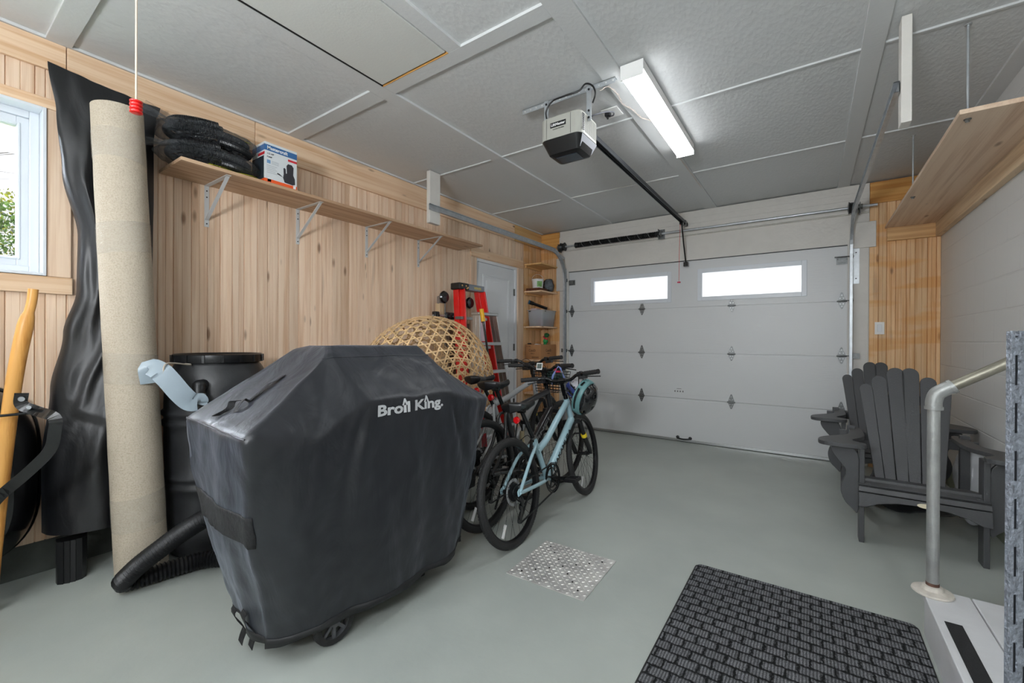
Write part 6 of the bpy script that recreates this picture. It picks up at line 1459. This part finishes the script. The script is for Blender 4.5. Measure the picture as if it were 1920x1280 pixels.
# slotted shelving upright close to the camera
up = thing('shelving_upright', 'blue grey slotted steel shelving post at the right edge of the view', 'post', (.27, .975, 0))
hs = plain('hammered_steel', srgb(132, 138, 148), .45, .55, bump=.6, bscale=160, var=.25, vscale=120)
_o = C0 = V(0, 0, 0)
rt = _R.copy(); fw = _F0.copy(); org = fw*.652+rt*.7602
def slotted(mb, o, ex, w, h, cols, pitch, sw_, sh, th, en):
    """flat steel strip with two columns of punched slots"""
    xs = [0]; 
    for c in cols: xs += [c-sw_/2, c+sw_/2]
    xs.append(w); z = 0; k = 0
    def q(x0, x1, z0, z1): 
        P = [o+ex*x0+V(0, 0, z0), o+ex*x1+V(0, 0, z0), o+ex*x1+V(0, 0, z0)+en*th, o+ex*x0+V(0, 0, z0)+en*th]
        mb.hexa(P+[p+V(0, 0, z1-z0) for p in P])
    for i in range(0, len(xs)-1, 2): q(xs[i], xs[i+1], 0, h)
    for ci, c in enumerate(cols):
        z = 0; zz = .03+.5*pitch*(ci % 2)
        while zz < h:
            q(c-sw_/2, c+sw_/2, z, min(zz, h)); z = zz+sh; zz += pitch
        if z < h: q(c-sw_/2, c+sw_/2, z, h)
    return mb
slotted(MB(), org, rt, .042, 1.208, (.0085, .0235), .073, .006, .046, .002, fw).build('front_flange', hs, up)
slotted(MB(), org+rt*.040+fw*.002, fw, .04, 1.208, (.0125, .028), .073, .0045, .036, .002, rt).build('side_flange', hs, up)
mb = MB(); mb.bar(org+rt*.024+fw*.006, org+rt*.024+fw*.006+V(0, 0, 1.2), .034, .004, fw); mb.build('slot_shade_plate', plain('slot_shade_dark', srgb(40, 42, 46), .6), up)  # dark plate put behind the slots as the shade inside the post
# small white block by the right wall
tag(MB().box(.885, .943, 3.12, 3.40, 0, .105).build('wooden_block', sw, bevel=.004), 'small white painted block at the foot of the right wall', 'block')

# =====================================================================
#                   OUTSIDE THE LEFT WINDOW
# =====================================================================
struct(MB().box(-18, -3.36, -9, 9, -.3, -.25).build('ground', plain('lawn', srgb(104, 116, 70), .9, var=.3, vscale=3)))
rr = random.Random(5)
gm = [plain('cedar_green', srgb(104, 136, 84), .7, var=.5, vscale=6), plain('cedar_yellow_green', srgb(170, 178, 84), .7, var=.3, vscale=6)]
def cedar(c, r, h, mat, n=3600):
    t = thing('cedar_hedge_bush', '', 'bush', (c[0], c[1], -.25), group='cedar bushes outside the window')
    MB().cyl((c[0], c[1], -.25), (c[0], c[1], h*.7), .05, 8, .02).build('trunk', plain('bark', srgb(92, 78, 64), .9), t)
    mb = MB()
    for i in range(n):
        z = rr.uniform(0, 1); a = rr.uniform(0, 2*PI); R_ = r*(1-.55*z**2)*rr.uniform(.7, 1.05); p = V(c[0]+R_*math.cos(a), c[1]+R_*math.sin(a), -.2+h*z)
        d = V(math.cos(a), math.sin(a), rr.uniform(-.2, .8)).normalized(); s = d.cross(V(rr.uniform(-1, 1), rr.uniform(-1, 1), rr.uniform(-1, 1))).normalized(); l_ = rr.uniform(.03, .065); w = l_*.35
        q = [mb.v(p), mb.v(p+d*l_*.5+s*w), mb.v(p+d*l_), mb.v(p+d*l_*.5-s*w)]; mb.f(q)
    mb.build('foliage', mat, t); return t
for i, (x, y, r, h, k, lb) in enumerate(((-6.3, .62, .68, 2.62, 0, 'green cedar bush nearest the right side of the window'), (-6.4, -.85, .58, 2.7, 0, 'green cedar bush in the middle of the window view'), (-8.1, .75, .85, 3.15, 1, 'yellow green bush rising behind the cedar bushes'), (-6.5, -2.25, .6, 2.6, 0, 'green cedar bush at the left side of the window view'))):
    o = cedar((x, y), r, h, gm[k], (15000, 7000, 12000, 3000)[i]); o['label'] = lb
t = thing('bare_tree', 'leafless tree seen through the top of the window', 'tree', (-11.4, -.6, -.25)); mb = MB()
def branch(p, d, l_, r, depth):
    P = [p]; q = p
    for i in range(4):
        d = (d+V(rr.uniform(-.25, .25), rr.uniform(-.25, .25), rr.uniform(-.12, .2))).normalized(); q = q+d*l_/4; P.append(q)
    mb.tube(P, r, 5 if depth < 4 else 3, radii=[r*(1-.12*i) for i in range(5)])
    if depth < 6:
        for k in range(4 if depth < 4 else 3):
            i = rr.choice((1, 2, 3, 4)); nd = (d+V(rr.uniform(-1, 1), rr.uniform(-1, 1), rr.uniform(-.5, .7))*.8).normalized(); branch(P[i], nd, l_*rr.uniform(.6, .8), r*.55, depth+1)
branch(V(-11.4, -.6, -.25), V(0, .12, 1), 3.2, .11, 0)
mb.build('branches', plain('grey_bark', srgb(120, 108, 98), .9), t)
